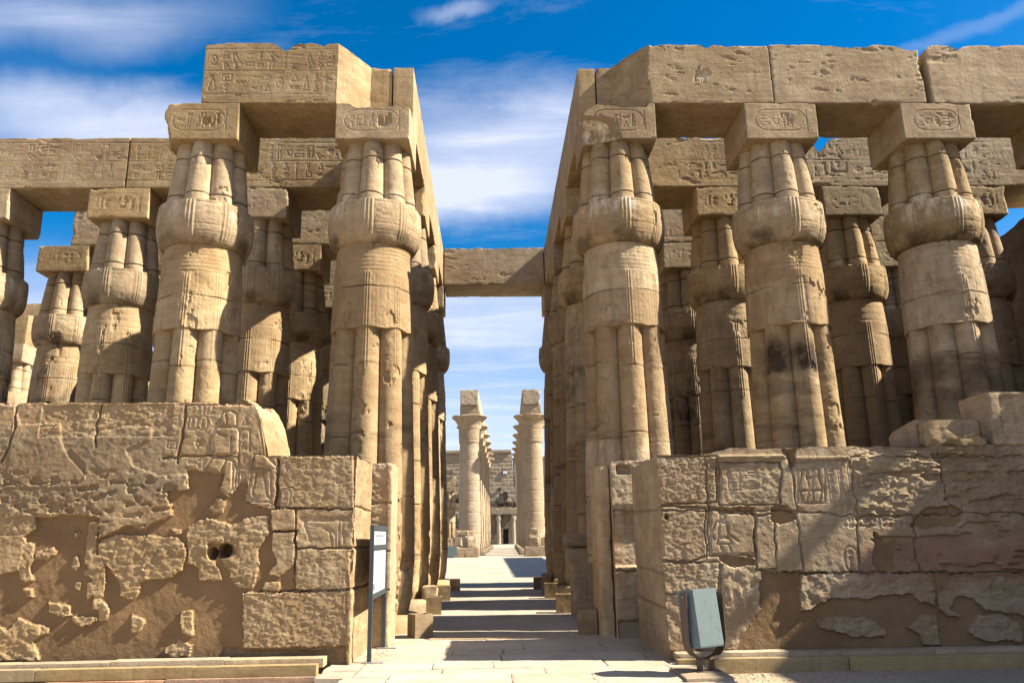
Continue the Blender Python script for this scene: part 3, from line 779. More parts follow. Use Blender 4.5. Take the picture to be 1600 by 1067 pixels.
XS = {'L4': -13.87, 'L3': -10.10, 'L2': -6.32, 'L1': -2.54, 'R1': 2.99, 'R2': 6.67, 'R3': 10.27, 'R4': 13.9}
YR = [16.82 + 4.4*k for k in range(4)]
def make_column(meshes, x, y, label, rot=0.0, aba_flip=0.0):
    t = thing('papyrus_column', label, 'column', (x, y, 0), 0, 'papyrus-bundle columns of the hall')
    link('base', meshes[3], t, rz=rot); link('shaft', meshes[0], t, rz=rot); link('capital', meshes[1], t, rz=rot)
    link('abacus', meshes[2], t, rz=aba_flip)
    return t
def col_stain(z0, z1, amt, tone=0):
    def f(M, Pg, Zg, S, kind):
        if kind == 'shaft':
            w = fbm(S*np.array([1.2, 1.2, 2.4]), 5, 4)
            M[..., 1] = np.maximum(M[..., 1], amt*ss(z0 - .15, z0 + .25, Zg + .5*w)*ss(z1 + .25, z1 - .1, Zg + .5*w)*ss(-.5, .15, w + .1))
        return M
    return f
def neck_patch(z0, z1, ph0, ph1, white=.0, dep=.02):
    def f(R, M, Pg, Zg, S, kind):
        if kind == 'shaft':
            a = ss(z0, z0 + .03, Zg + .12*fbm(S*2, 9, 3))*ss(z1, z1 - .03, Zg + .25*fbm(S*1.5, 12, 3))
            q = (Pg + math.pi) % (2*math.pi) - math.pi
            a = a*ss(ph0, ph0 + .08, q)*ss(ph1, ph1 - .08, q)
            R = R - dep*a; M[..., 2] = np.maximum(M[..., 2], .15*a)
        return R, M
    return f
# broken abaci of the front row
def post_L2(P, P0, S):
    P = cut(P, (-1, -.25, .45), .82*.80 + ZT*.45/1.13 + .13 + .10*fbm(S*3, 2, 4))
    return cut(P, (-1, -.5, -.3), .78 - 10.45*.26 + .06*fbm(S*4, 7, 4) + .12)
def post_L1(P, P0, S):
    P[:, 2] = np.minimum(P[:, 2], np.where(P0[:, 1] < -.3, ZT - .08*ss(-.7, -.2, P0[:, 0]) - .14*np.maximum(0, fbm(S*np.array([4., 4, 1]), 3, 4, .6)), ZT))
    return cut(P, (1, -.4, -1.0), (.80 + .30 - 10.42)/1.47 + .10*fbm(S*3, 4, 4) + .03)
def post_R1(P, P0, S):
    f = ss(.05, -.35, P0[:, 1])
    tx = np.interp(P0[:, 0], [-.82, -.72, -.5, -.2, .1, .4, .62, .7, .82], [.30, .16, .03, .05, .12, .10, .10, .0, 0])
    P[:, 2] = np.minimum(P[:, 2], ZT - f*(tx + .10*np.maximum(0, fbm(S*np.array([4., 4, 1]), 3, 4, .6))))
    # bitten lower left corner of the front
    P = cut(P, (-1, -1, -.9), (.82 + .82 - .9*10.36)/1.676 - .22 + .08*fbm(S*3, 6, 4))
    P[:, 1] = np.maximum(P[:, 1], -.82 + .30*ss(-.05, -.75, P0[:, 0] + .3*(P0[:, 2] - 10.8) - .1*fbm(S*2.5, 5, 3))*(P0[:, 1] < 0)*ss(10.95, 10.6, P0[:, 2]))
    return P
def lit_break_R1(P, P0, n, M):
    M[:, 2] = .9*((np.abs(P - P0).max(1) > .06) & (P0[:, 1] < .2)); return M  # fresh break whitened, its sunlit brightness put into the colour
bases = [base_mesh(1), base_mesh(5)]
def soot(M, Pg, Zg, S, kind):
    if kind != 'shaft': return M
    q = (Pg + math.pi) % (2*math.pi) - math.pi; w = fbm(S*np.array([1.6, 1.6, 1.0]), 5, 5, .6); d, _ = lobe(q)
    up = ss(4.95, 5.15, Zg + .25*w)*ss(5.95, 5.35, Zg + .35*w)*ss(-1.5, -1.1, q)*ss(.75, .35, q)
    M[..., 1] = np.maximum(M[..., 1], up*(.55 + .45*ss(.30, .15, np.abs(d)))*ss(-.5, .0, w + .25))
    M[..., 1] = np.maximum(M[..., 1], .35*ss(3.9, 4.3, Zg)*ss(5.3, 4.9, Zg)*ss(.0, .3, fbm(S*np.array([1., 1, 4.5]), 8, 4)))
    return M
FRONT = {
 'L2': dict(seed=21, ab=dict(seed=3, style='erased', chip=.05, post=post_L2)),
 'L1': dict(seed=34, ab=dict(seed=8, style='erased', chip=.05, post=post_L1), patch=neck_patch(5.6, 5.9, -9, -8, 0)),
 'R1': dict(seed=47, ab=dict(seed=12, style='king', chip=.05, post=post_R1, M0=lit_break_R1), patch=neck_patch(6.15, 7.15, -1.5, -.05)),
 'R2': dict(seed=55, ab=dict(seed=17, style='erased', chip=.04), stain=soot, patch=neck_patch(6.1, 7.1, -1.5, .2)),
 'R3': dict(seed=68, ab=dict(seed=22, style='erased', chip=.04), stain=col_stain(4.3, 5.3, .55), patch=neck_patch(6.1, 6.8, -1.2, .1)),
 'R4': dict(seed=71, ab=dict(seed=27, style='king', chip=.05)),
}
LABELS = {
 'L2': 'front row column at its left end, abacus chipped at the left corner',
 'L1': 'front column just left of the passage, behind the low gate wall, abacus top eroded',
 'R1': 'front column just right of the passage with the badly broken abacus',
 'R2': 'front column with sooty black stains on its shaft, second right of the passage',
 'R3': 'thick front column third right of the passage, above the broken wall blocks',
 'R4': 'front row column at the right picture edge, only its abacus side in view',
}
for k, dct in FRONT.items():
    a, b = column_meshes(dct['seed'], stain=dct.get('stain'), patch=dct.get('patch'), nphi=320 if k != 'R4' else 160, step=.022 if k != 'R4' else .05)
    make_column((a, b, abacus_mesh(**dct['ab']), bases[0]), XS[k], YR[0], LABELS[k])
# the rows behind share four worn variants
VAR = []
for i, s_ in enumerate((101, 117, 131, 149)):
    a, b = column_meshes(s_, nphi=192, step=.036, stain=col_stain(5.0, 6.3, .55) if i == 1 else None)
    VAR.append((a, b, abacus_mesh(40 + i*3, 'king' if i % 2 else 'erased', .07, res=.03), bases[i % 2]))
RN = ['', 'second', 'third', 'fourth']
PN = {'L4': 'fourth left of the passage', 'L3': 'third left of the passage', 'L2': 'second left of the passage', 'L1': 'bordering the passage on the left',
      'R1': 'bordering the passage on the right', 'R2': 'second right of the passage', 'R3': 'third right of the passage', 'R4': 'fourth right of the passage'}
q = 0
for r_ in (1, 2, 3):
    for k in XS:
        extra = {('L3', 1): ', under the left beam', ('L4', 1): ', at the picture edge', ('L4', 2): ', abacus bare, skirt stained', ('R4', 1): ', in deep shade'}.get((k, r_), '')
        make_column(VAR[1 if (k, r_) == ('L4', 2) else (q*3 + r_) % 4], XS[k], YR[r_], f'column in the {RN[r_]} row back, {PN[k]}{extra}', rot=(q % 8)*math.pi/4)
        q += 1

# ------------------------------------------------------------------ architraves
def beam(label, x0, x1, y0, y1, z0=ZT, z1=TOP, seed=1, text=True, rows_=2, chip=.07, topw=.10, notches=(), post=None, res=.026, carts=(), group=None, rough=.004, along='x', joints=(), hack=None, ebl=.018):
    rng = random.Random(seed)
    R = Relief(x0, x1, z0, z1, .012) if along == 'x' else None
    if R is not None:
        R.H += .006*fbm(xz3(R.X*1.2, R.Z*2.5, seed), seed, 5, .6) + .003*fbm(xz3(R.X*2, R.Z*22, seed), seed + 7, 4, .6)
        R.H -= .012*ss(.33, .355, fbm(xz3(R.X*1.4, R.Z*4.2, seed), seed + 1, 6, .65))*(1 + facet(R.X*6, R.Z*14, seed))
        if text:
            zz_ = [z0 + .22, z0 + .80, z0 + 1.36]
            for z_ in zz_: R.stroke([(x0, z_), (x1, z_)], .013, -.015, .008)
            for a in range(2):
                glyph_row(R, x0 + .1, x1 - .1, zz_[a] + .04, zz_[a + 1] - .04, rng, .0145, -ebl)
            wear_ = ss(-.10, .28, fbm(xz3(R.X*.8, R.Z*.8, seed + 9), 4, 3))
            R.K *= .30 + .60*wear_
        R.flush()
        for j in joints: R.stroke([(j, z0), (j + rng.uniform(-.08, .08), (z0 + z1)/2), (j + rng.uniform(-.08, .08), z1)], .025, -.06, .04)
        R.flush()
        if hack:
            xa, xb, za, zb = hack; cx, cz = (xa + xb)/2, (za + zb)/2
            q_ = ((R.X - cx)/(xb - xa)*2)**2 + ((R.Z - cz)/(zb - za)*2)**2 + .9*fbm(xz3(R.X*5, R.Z*5), 3, 4)
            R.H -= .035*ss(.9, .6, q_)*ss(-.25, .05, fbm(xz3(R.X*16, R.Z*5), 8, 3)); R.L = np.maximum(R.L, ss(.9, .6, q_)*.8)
    xs = cuts(x0, x1, res if along == 'x' else .06); ys = cuts(y0, y1, .08 if along == 'x' else .035); zs = cuts(z0, z1, res)
    def pst(P, P0, S):
        u = P0[:, 0] if along == 'x' else P0[:, 1]
        e = topw*(np.maximum(0, fbm(np.stack([u*1.6, u*0, u*0 + seed], -1), seed, 4, .6)) + .5*np.maximum(0, fbm(S*3, seed + 2, 3)))
        for (c, w, d) in notches: e = e + d*np.exp(-((u - c)/w)**2)
        P[:, 2] = np.minimum(P[:, 2], z1 - e)
        if post: P = post(P, P0, S)
        return P
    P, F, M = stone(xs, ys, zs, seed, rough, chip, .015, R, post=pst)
    c = np.array([(x0 + x1)/2, (y0 + y1)/2, z0]); P = P - c
    o = link('architrave', mesh('architrave', P, F, M_STONE, M), loc=c)
    return tag(o, label, 'architrave', group)
GA = 'stone beams on the columns'
def mitre_L(P, P0, S): return cut(P, (1, -.62, 0), ((-3.36) - .62*(16.0)*(-1)*(-1))/math.hypot(1, .62) + .012*fbm(S*4, 3, 4))
def mitre_R(P, P0, S):
    P = cut(P, (-1, -.72, 0), (-(3.73) - .72*16.0)/math.hypot(1, .72) + .09*fbm(S*1.6, 3, 6, .6) + .03*facet(S[:, 0]*2.2, S[:, 2]*2.2, 3))
    return P
beam('high front beam left of the passage, carved in two rows, end cut slantwise', -6.36, -2.45, 16.0, 17.64, seed=5, post=mitre_L, notches=((-4.55, .18, .20), (-3.7, .12, .06)), group=GA, chip=.05, ebl=.022, res=.014)
beam('front beam right of the passage spanning to the second column, with a hacked-out emblem', 3.0, 6.54, 16.0, 17.64, seed=9, text=False, post=mitre_R, notches=((5.1, .12, .10),), res=.02, hack=(4.72, 5.15, 11.75, 12.25), group=GA)
beam('plain front beam between the second and third right columns, crack at its right end', 6.56, 10.08, 16.0, 17.64, seed=14, text=False, notches=((9.9, .35, .16), (8.6, .2, .05)), group=GA)
beam('front beam at the upper right corner of the photo, chipped beside a dark crack', 10.22, 16.6, 16.0, 17.64, seed=18, text=False, notches=((10.2, .12, .15), (11.0, .15, .12)), group=GA, res=.034)
# lengthwise beams over the passage columns
def lbeams(side, xa, xb, xc, xd, seed):
    nm = 'left' if side < 0 else 'right'
    beam(f'long beam running back along the {nm} side of the passage, facing it', xa, xb, 16.95, 31.0, seed=seed, along='y', text=False, group=GA, res=.05, topw=.09)
    beam(f'long beam behind the passage-side beam on the {nm}', xc, xd, 16.97, 31.0, seed=seed + 3, along='y', text=False, group=GA, res=.06, topw=.09)
lbeams(-1, -2.22, -1.74, -3.3, -2.25, 25)
lbeams(1, 2.21, 2.62, 2.65, 3.75, 31)
for r_, (la, lb_) in enumerate((((-17.5, -9.98), (-9.95, -3.32)), ((-13.68, -7.6), (-7.56, -3.32)), ((-13.3, -7.9), (-7.86, -3.32)))):
    y0 = YR[r_ + 1] - .82
    wd = RN[r_ + 1]
    tx = (('carved beam on the second row at the left picture edge', 'carved beam on the second row, left, passing behind the tall end column'), ('carved beam on the third row back, left, outer piece', 'carved beam on the third row back, left, piece nearest the passage'), ('beam on the fourth row back, left, outer piece', 'beam on the fourth row back, left, piece nearest the passage'))[r_]
    beam(tx[0], la[0], la[1], y0, y0 + 1.64, seed=40 + r_*5, group=GA, topw=.08, res=.018 if r_ < 1 else .045)
    beam(tx[1], lb_[0], lb_[1], y0, y0 + 1.64, seed=42 + r_*5, group=GA, topw=.08, res=.018 if r_ < 1 else .045)
for r_, (la, lb_) in enumerate((((3.78, 8.35), (8.4, 11.95)), ((3.78, 8.6), (8.65, 16.6)), ((3.78, 8.5), (8.55, 16.6)))):
    y0 = YR[r_ + 1] - .82
    tx = (('beam on the second row back, right, seen between the first two front columns', 'broken-topped beam on the second row back, right, with a notch open to the sky'), ('beam on the third row back, right, piece nearest the passage', 'beam on the third row back, right, outer piece'), ('beam on the fourth row back, right, piece nearest the passage', 'beam on the fourth row back, right, outer piece'))[r_]
    beam(tx[0], la[0], la[1], y0, y0 + 1.64, seed=60 + r_*5, group=GA, topw=.12, notches=((7.2, .25, .12),) if r_ == 0 else (), res=.03 if r_ < 1 else .045)
    beam(tx[1], lb_[0], lb_[1], y0, y0 + 1.64, seed=62 + r_*5, group=GA, topw=.25 if r_ == 0 else .1, notches=((9.55, .16, .55), (9.0, .25, .2)) if r_ == 0 else (), res=.03 if r_ < 1 else .045)
beam('short carved beam on the second row back, right, near the picture edge', 12.35, 16.6, YR[1] - .82, YR[1] + .82, seed=77, group=GA, topw=.1)
beam('beam bridging the passage at its far end, sky below it', -1.71, 2.18, 29.22, 30.86, seed=83, group=GA, topw=.10, text=False, joints=())
# ------------------------------------------------------------------ gateway walls
def rough_fill(R, poly, seed, amp=.022, lift=0.0, fr=8, sharp=True, m=None):
    """hacked or weathered surface inside a polygon"""
    sl, a = R.inside(poly, jit=.02)
    if a.size == 0: return
    X, Z = R.X[sl], R.Z[sl]
    n = fbm(xz3(X*fr, Z*fr, seed), seed, 4, .6)
    n2 = np.abs(fbm(xz3(X*fr*1.3, Z*fr*2.4, seed + 3), seed + 2, 4, .6))
    fc = facet(X*fr*1.1, Z*fr*2.0, seed); f2 = facet(X*fr*2.7, Z*fr*5.0, seed + 1)
    R.H[sl] += a*(lift*.6 + amp*.48*(.30*(n - n2*1.2) + .30*fc + .50*f2))
    if m is not None: R.M[sl] = R.M[sl]*(1 - a) + m*a
def rect(x0, x1, z0, z1): return [(x0, z0), (x1, z0), (x1, z1), (x0, z1)]

def left_wall():
    x0, x1, y0, y1, z0, z1 = -9.6, -2.05, 12.3, 14.05, -.3, 3.92
    R = Relief(x0, x1, z0, z1, .011, -.045); R.M[:] = 1
    R.H += .016*fbm(xz3(R.X*1.0, R.Z*1.0), 3, 4) + .003*fbm(xz3(R.X*14, R.Z*14), 4, 3)
    for i, p in enumerate(L1P + L2P):
        sl, a = R.inside(p, jit=.05, fr=5.0)
        X, Z = R.X[sl], R.Z[sl]
        hgt = .008*vn(xz3(X*.9, Z*.9, i), 11)
        small = 1 if i in (1, 2, 3, 4, 5, 6, 7, 9, 10, 11, 12, 13, 14, 16, 17, 18) else 0
        n = fbm(xz3(X*9, Z*9, i), 40 + i, 4, .62); n2 = np.abs(fbm(xz3(X*6, Z*13, i), 70 + i, 4, .6))
        fc = facet(X*7, Z*11, i) + .6*facet(X*17, Z*24, i + 30)
        hgt = hgt + (.022 if small or i in (8, 15) else .008)*(.5*(n - n2) + .5*fc) - (.008 if small else 0)
        R.H[sl] = R.H[sl]*(1 - a) + a*hgt; R.M[sl] *= (1 - a)
    # an older, thicker skin of stone standing proud on the upper left
    for i, p in enumerate(L3P):
        sl, a = R.inside(p, jit=.05, fr=4); X, Z = R.X[sl], R.Z[sl]
        R.H[sl] += a*(.022 + .007*fbm(xz3(X*3, Z*3), 9, 4) - .035*ss(.12, .26, fbm(xz3(X*7, Z*12), 19, 3))*ss(2.95, 2.6, Z))
    rough_fill(R, rect(-6.9, -4.9, 3.35, 3.85), 12, .045, -.02, 4)
    rough_fill(R, rect(-9.6, -6.0, 1.9, 2.6), 13, .030, -.01, 7)
    rough_fill(R, rect(-9.6, -7.3, 2.6, 3.9), 17, .02, -.01, 4)
    rough_fill(R, L2P[0], 14, .028, -.012, 9); rough_fill(R, L2P[2], 15, .026, -.012, 9); rough_fill(R, L2P[3], 16, .030, -.012, 7)
    rough_fill(R, L2P[1], 18, .004, -.02, 9); rough_fill(R, L1P[8], 19, .02, .0, 6)
    rough_fill(R, rect(-3.9, -2.12, -.2, .26), 23, .05, -.045, 5, m=.6)
    # mason's joints
    for p in ([(-4.70, 3.84), (-4.72, 3.35), (-4.76, 2.95)], [(-3.95, 3.05), (-4.5, 3.05), (-5.0, 3.02)], [(-3.24, 3.0), (-3.23, 2.5), (-3.27, 2.3)], [(-7.32, 3.9), (-7.25, 3.5), (-7.4, 3.0)], [(-3.25, 2.25), (-2.09, 2.22)], [(-2.93, 2.24), (-2.9, 1.06)], [(-2.92, 1.655), (-2.08, 1.64)], [(-3.4, 1.05), (-2.1, 1.05)], [(-3.25, 1.905), (-2.9, 1.9)], [(-6.0, 3.86), (-6.05, 3.5), (-6.0, 3.2)]):
        R.stroke(p, .020, -.045, .02)
    R.flush()
    rng = random.Random(2)
    for p in FIG: R.stroke(p, .017, -.024, .004)
    # the body stands a little proud of the ground around it
    for p in (FIG[0], FIG[1], FIG[3], FIG[4], FIG[10]): R.fill(p, .014, None, add=True, jit=.0)
    for i, b in enumerate(LR):
        (a, z_b), (c, d) = b; xa, xb = min(a, c), max(a, c); za, zb = min(z_b, d), max(z_b, d)
        if i in (2, 3, 7): cartouche(R, xa, xb, za, zb, rng, .012, -.016)
        elif i == 5: glyph_row(R, xa, xb, za, zb, rng, .012, -.014)
        else: glyph_col(R, xa, xb, za, zb, rng, .012, -.015)
    glyph_col(R, -4.98, -4.76, 2.95, 3.7, rng); glyph_row(R, -6.9, -5.0, 3.62, 3.82, rng, .012, -.010, .6)
    glyph_row(R, -4.6, -4.25, 2.86, 3.02, rng, .012, -.014)
    for k, p in enumerate(LB):
        if k == 0: R.fill(rect(-2.86, -2.12, 2.03, 2.11), -.012, None, add=True, jit=.004)
        elif len(p) > 1 and k != 7: R.stroke(p, .018, -.016)
    R.flush()
    # the pair of deep holes
    for cx, cz, rx, rz in ((-4.14, 1.60, .075, .10), (-3.96, 1.63, .11, .10)):
        dd = ((R.X - cx)/rx)**2 + ((R.Z - cz)/rz)**2 + .5*fbm(xz3(R.X*8, R.Z*8), 3, 3)
        R.H -= .30*ss(1.1, .6, dd)
    R.M += .30*ss(.05, .35, fbm(xz3(R.X*1.1, R.Z*1.4), 90, 5, .6))
    def top(x, y):
        u = x - .2*np.minimum(y - y0, .9) + .35*np.maximum(y - y0 - .9, 0)
        return np.interp(u - .03, [-9.6, -3.92, -3.84, -3.72, -3.62, -3.54, -3.49, -3.44, -2.05], [3.92, 3.88, 3.87, 3.80, 3.62, 3.28, 3.04, 3.035, 3.03])
    def post(P, P0, S):
        n = fbm(S*1.9, 5, 5, .6)
        T = top(P0[:, 0] + .16*n, P0[:, 1]) - .05*np.maximum(0, fbm(S*np.array([2., 2, 0]), 8, 4)) - .03*np.maximum(0, n)*(P0[:, 0] < -4)
        T = T + .11*facet(P0[:, 0]*2.6, P0[:, 1]*2.6, 4)*ss(-4.0, -3.8, P0[:, 0])*ss(-3.5, -3.62, P0[:, 0]) + .05*fbm(S*5, 9, 4, .6)*ss(-3.95, -3.85, P0[:, 0])*ss(-3.5, -3.6, P0[:, 0])
        T = T - .10*ss(.1, .3, fbm(np.stack([P0[:, 0]*1.1, P0[:, 0]*0, P0[:, 0]*0], -1), 61, 3))*(P0[:, 0] < -5)
        P[:, 2] = np.minimum(P[:, 2], T); return P
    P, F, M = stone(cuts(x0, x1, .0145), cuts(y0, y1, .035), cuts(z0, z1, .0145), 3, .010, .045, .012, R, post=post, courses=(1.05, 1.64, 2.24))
    t = thing('gateway_wall', 'ruined wall left of the passage, pale patches over brown fill, carved man top right', 'wall', (-2.05, 12.3, 0))
    P = P - np.array([-2.05, 12.3, 0])
    return link('masonry', mesh('masonry', P, F, M_WALL, M), t)
left_wall()

def right_wall():
    x0, x1, y0, y1, z0, z1 = 2.56, 9.8, 12.1, 14.4, -.3, 3.06
    R = Relief(x0, x1, z0, z1, .011, 0.0)
    R.H += .012*fbm(xz3(R.X*1.1, R.Z*1.6), 5, 4)
    R.H += (.022*(fbm(xz3(R.X*4.5, R.Z*8), 6, 5, .65) - .2) + .016*facet(R.X*5, R.Z*10, 3) + .010*facet(R.X*12, R.Z*20, 4))*ss(5.3, 5.8, R.X)*ss(1.7, 1.95, R.Z)
    R.H -= .05*ss(.15, .28, fbm(xz3(R.X*1.1, R.Z*5.0), 16, 4))*ss(5.4, 5.9, R.X)
    rng = random.Random(6)
    for i, p in enumerate(RB):
        rough_fill(R, p, 30 + i, (.042, .034, .006, .034, .03, .036, .012, .03)[i], (-.012, .0, -.008, -.004, -.01, -.015, 0, -.012)[i], (13, 7, 9, 8, 7, 9, 6, 6)[i])
        R.stroke(p + [p[0]], .016, -.040, .02)
    R.flush()
    for p in RP[1:2]:
        sl, a = R.inside(p, jit=.05); R.H[sl] = R.H[sl]*(1 - a) + a*-.055; R.M[sl] = np.maximum(R.M[sl], a)
    for i, p in enumerate([RP[0], RP[2], RP[3], RP[4]] + RP2):
        sl, a = R.inside(p, jit=.05, fr=5); R.H[sl] = R.H[sl]*(1 - a) + a*-.050; R.M[sl] = np.maximum(R.M[sl], a)
    # keep the large left blocks free of the fill
    for i in (5, 4):
        sl, a = R.inside(RB[i], jit=.03); X, Z = R.X[sl], R.Z[sl]
        R.H[sl] = R.H[sl]*(1 - a) + a*(.0 + .025*(fbm(xz3(X*8, Z*8), 90 + i, 4, .6))); R.M[sl] *= 1 - a
    for i, p in enumerate(RS):
        sl, a = R.inside(p, jit=.06, fr=4.5); X, Z = R.X[sl], R.Z[sl]
        R.H[sl] = R.H[sl]*(1 - a) + a*(-.005 + .016*(fbm(xz3(X*6, Z*8), 50 + i, 4, .6) - np.abs(fbm(xz3(X*4, Z*9), 55 + i, 3))) + .014*facet(X*6, Z*9, i)); R.M[sl] *= 1 - a
    R.M *= .9; R.H += .004*fbm(xz3(R.X*14, R.Z*14), 4, 3)
    for p in ([(4.62, 2.98), (4.64, 2.0), (4.66, 1.2)], [(5.57, 2.9), (5.56, 2.1), (5.5, 1.2)], [(3.3, 2.95), (3.3, 2.15)], [(2.6, 2.12), (4.6, 2.08), (5.6, 1.98), (9.8, 2.02)], [(4.2, 1.2), (6.6, 1.15), (9.8, 1.12)], [(6.95, 3.0), (7.0, 2.0)], [(6.4, 2.0), (6.42, 1.15)], [(3.98, 2.1), (3.97, 1.4)], [(8.2, 2.0), (8.2, 1.1)], [(5.57, 2.88), (9.8, 2.84)]):
        R.stroke(p, .015, -.038, .025)
    R.flush()
    for p in FIGR + FIGR2: R.stroke(p, .016, -.024, .004)
    for i in (0, 1, 2): (a, b), (c, d) = RECTS[i]; R.stroke([(a - .02, b), (a - .01, d)], .012, -.014); glyph_col(R, min(a, c), max(a, c) , min(b, d), max(b, d), rng, .011, -.018)
    for i in (3, 4): (a, b), (c, d) = RECTS[i]; glyph_row(R, a, c, d, b, rng, .012, -.017)
    (a, b), (c, d) = RECTS[5]; cartouche(R, a, c, d, b, rng, .012, -.016)
    glyph_row(R, 3.4, 4.55, 2.35, 2.75, rng, .014, -.014, .8); glyph_row(R, 3.45, 4.0, 1.0, 1.3, rng, .014, -.012, .8); glyph_row(R, 3.45, 4.0, .7, .98, rng, .014, -.012, .8)
    R.flush()
    R.fill(rect(4.70, 5.56, 2.84, 2.90), .03, 0, add=True, jit=.004); R.fill(rect(3.38, 4.56, 2.88, 2.93), .025, 0, add=True, jit=.008); R.fill(rect(5.72, 6.5, 2.86, 2.91), .02, 0, add=True, jit=.02)
    dd = ((R.X - 2.66)/.03)**2 + ((R.Z - 2.02)/.035)**2; R.H -= .12*ss(1.2, .6, dd)
    R.M += .30*ss(.0, .35, fbm(xz3(R.X*1.1, R.Z*1.4), 93, 5, .6))
    def post(P, P0, S):
        T = np.interp(P0[:, 0], [2.5, 3.3, 3.7, 4.6, 6.2, 9.8], [2.95, 2.95, 3.04, 3.04, 3.05, 3.05]) - .05*np.maximum(0, fbm(S*np.array([1.8, 1.8, 0]), 8, 4, .6)) - .035*ss(4.6, 4.5, P0[:, 0])*0
        P[:, 2] = np.minimum(P[:, 2], T); return P
    red = lambda P, P0, n, M: M
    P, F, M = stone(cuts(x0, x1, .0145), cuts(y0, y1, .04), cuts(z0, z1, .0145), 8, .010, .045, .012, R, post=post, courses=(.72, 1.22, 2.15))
    t = thing('gateway_wall', 'relief wall right of the passage behind the waste bin, rough stone blocks crossed by shadow', 'wall', (2.56, 12.1, 0))
    P = P - np.array([2.56, 12.1, 0])
    link('masonry', mesh('masonry', P, F, M_WALL, M), t)
right_wall()

def block(name, label, cat, x0, x1, y0, y1, z0, z1, seed, chip=.06, rough=.012, mat_=None, post=None, res=.03, group=None, relief=None, fs=3.0, parent=None):
    P, F, M = stone(cuts(x0, x1, res), cuts(y0, y1, res), cuts(z0, z1, res), seed, rough, chip, .012, relief, post=post, fs=fs)
    c = np.array([(x0 + x1)/2, (y0 + y1)/2, z0])
    if parent is not None: return link(name, mesh(name, P - c, F, mat_ or M_WALL, M), parent, c - np.array(parent.location))
    o = link(name, mesh(name, P - c, F, mat_ or M_WALL, M), loc=c)
    return tag(o, label, cat, group)
# loose broken blocks on the right wall
def p_slab(P, P0, S):
    T = 3.48 - .14*(P0[:, 1] - 12.3) + 0*P0[:, 0]
    P[:, 2] = np.minimum(P[:, 2], T - .02*np.maximum(0, fbm(S*3, 2, 3)))
    return cut(P, (-1, .5, 1.2), (-6.75 + .5*13.2 + 1.2*3.30)/1.64 + .01*fbm(S*3, 2, 3))
block('broken_block', 'smooth squared block lying on the right wall, its plain left side in view', 'stone block', 6.75, 7.82, 12.34, 13.2, 3.04, 3.52, 91, .03, .005, post=p_slab, mat_=M_PALE)
def p_lump(P, P0, S):
    T = np.interp(P0[:, 0], [6.72, 6.8, 7.05, 7.3, 7.55, 7.68], [3.36, 3.40, 3.33, 3.16, 3.2, 3.12]) + .05*fbm(S*3, 5, 4)
    P[:, 2] = np.minimum(P[:, 2], T); return P
block('broken_block', 'eroded rounded stone remnant in front of the smooth squared block on the right wall', 'stone block', 6.78, 7.72, 12.08, 12.335, 3.03, 3.45, 95, .09, .03, post=p_lump)
RR = Relief(7.83, 10.6, 3.0, 3.95, .012); RR.H += .02*fbm(xz3(RR.X*3, RR.Z*4), 3, 4); rough_fill(RR, rect(8.0, 8.6, 3.1, 3.8), 4, .06, -.06, 6)
def p_up(P, P0, S):
    P[:, 2] = np.minimum(P[:, 2], 3.86 - .05*np.maximum(0, fbm(S*1.5, 4, 4))); return P
block('upper_wall_block', 'raised top course at the right picture edge, face hollowed and rough', 'stone block', 7.83, 10.6, 12.06, 12.86, 3.03, 3.92, 97, .05, .012, post=p_up, relief=RR, res=.024)

# ledges at the foot of the walls
def curb(label, x0, x1, y0, y1, z0, z1, seed, mat_, n, gap=.005, name='curb'):
    t = thing(name, label, 'ledge', (x0, y0, z0))
    rng = random.Random(seed); e = [x0] + sorted(x0 + (x1 - x0)*(k + rng.uniform(-.2, .2))/n for k in range(1, n)) + [x1]
    for k in range(n):
        dz = rng.uniform(-.008, .008)
        P, F, M = stone(cuts(e[k] + gap/2, e[k + 1] - gap/2, .05), cuts(y0, y1, .03), cuts(z0, z1 + dz, .03), seed + k, .004, .012, .004)
        link('kerb_stone', mesh('kerb_stone', P - np.array([x0, y0, z0]), F, mat_, M), t)
curb('thin grey top ledge along the foot of the left wall', -9.6, -2.36, 11.96, 12.22, 0.03, .155, 3, M_PALE, 5, name='ledge')
curb('ochre stone curb below the grey ledge of the left wall', -9.6, -2.42, 11.78, 11.95, -.055, .098, 7, M_CURB, 4)
curb('reddish lowest course at the foot of the left wall', -9.6, -2.40, 11.72, 12.0, -.30, -.062, 9, M_RED, 4, name='footing_course')
curb('rounded top ledge along the foot of the right wall', 2.62, 9.8, 11.86, 12.1, 0.01, .125, 13, M_PALE, 4, name='ledge')
curb('ochre curb below the ledge of the right wall, beside gravel', 2.60, 9.8, 11.70, 11.85, -.20, .062, 17, M_CURB, 3)

# ------------------------------------------------------------------ gate jambs
JL = Relief(-2.75, -1.71, -.1, 3.06, .012)
for z_ in (.9, 1.55, 2.35): JL.stroke([(-2.8, z_), (-1.7, z_ + .02)], .02, -.04, .02)
JL.flush(); rough_fill(JL, rect(-2.8, -1.79, -.1, 3.1), 7, .05, -.03, 7)
block('gate_jamb', 'rough brown jamb block at the left of the passage, behind the information sign', 'jamb', -2.75, -1.71, 14.1, 15.0, -.05, 3.06, 31, .05, .01, relief=JL, res=.02)
JR = Relief(2.24, 3.3, -.1, 3.1, .012)
for z_ in (1.15, 2.2): JR.stroke([(2.2, z_), (3.3, z_)], .02, -.05, .02)
JR.flush(); rough_fill(JR, rect(2.24, 3.3, -.1, 3.1), 9, .03, -.01, 6)
for (za, zb, d_) in ((1.22, 2.14, -.10), (2.14, 2.3, -.03), (.0, .3, -.07)): JR.fill(rect(2.1, 3.4, za, zb), d_, None, add=True, jit=.03)
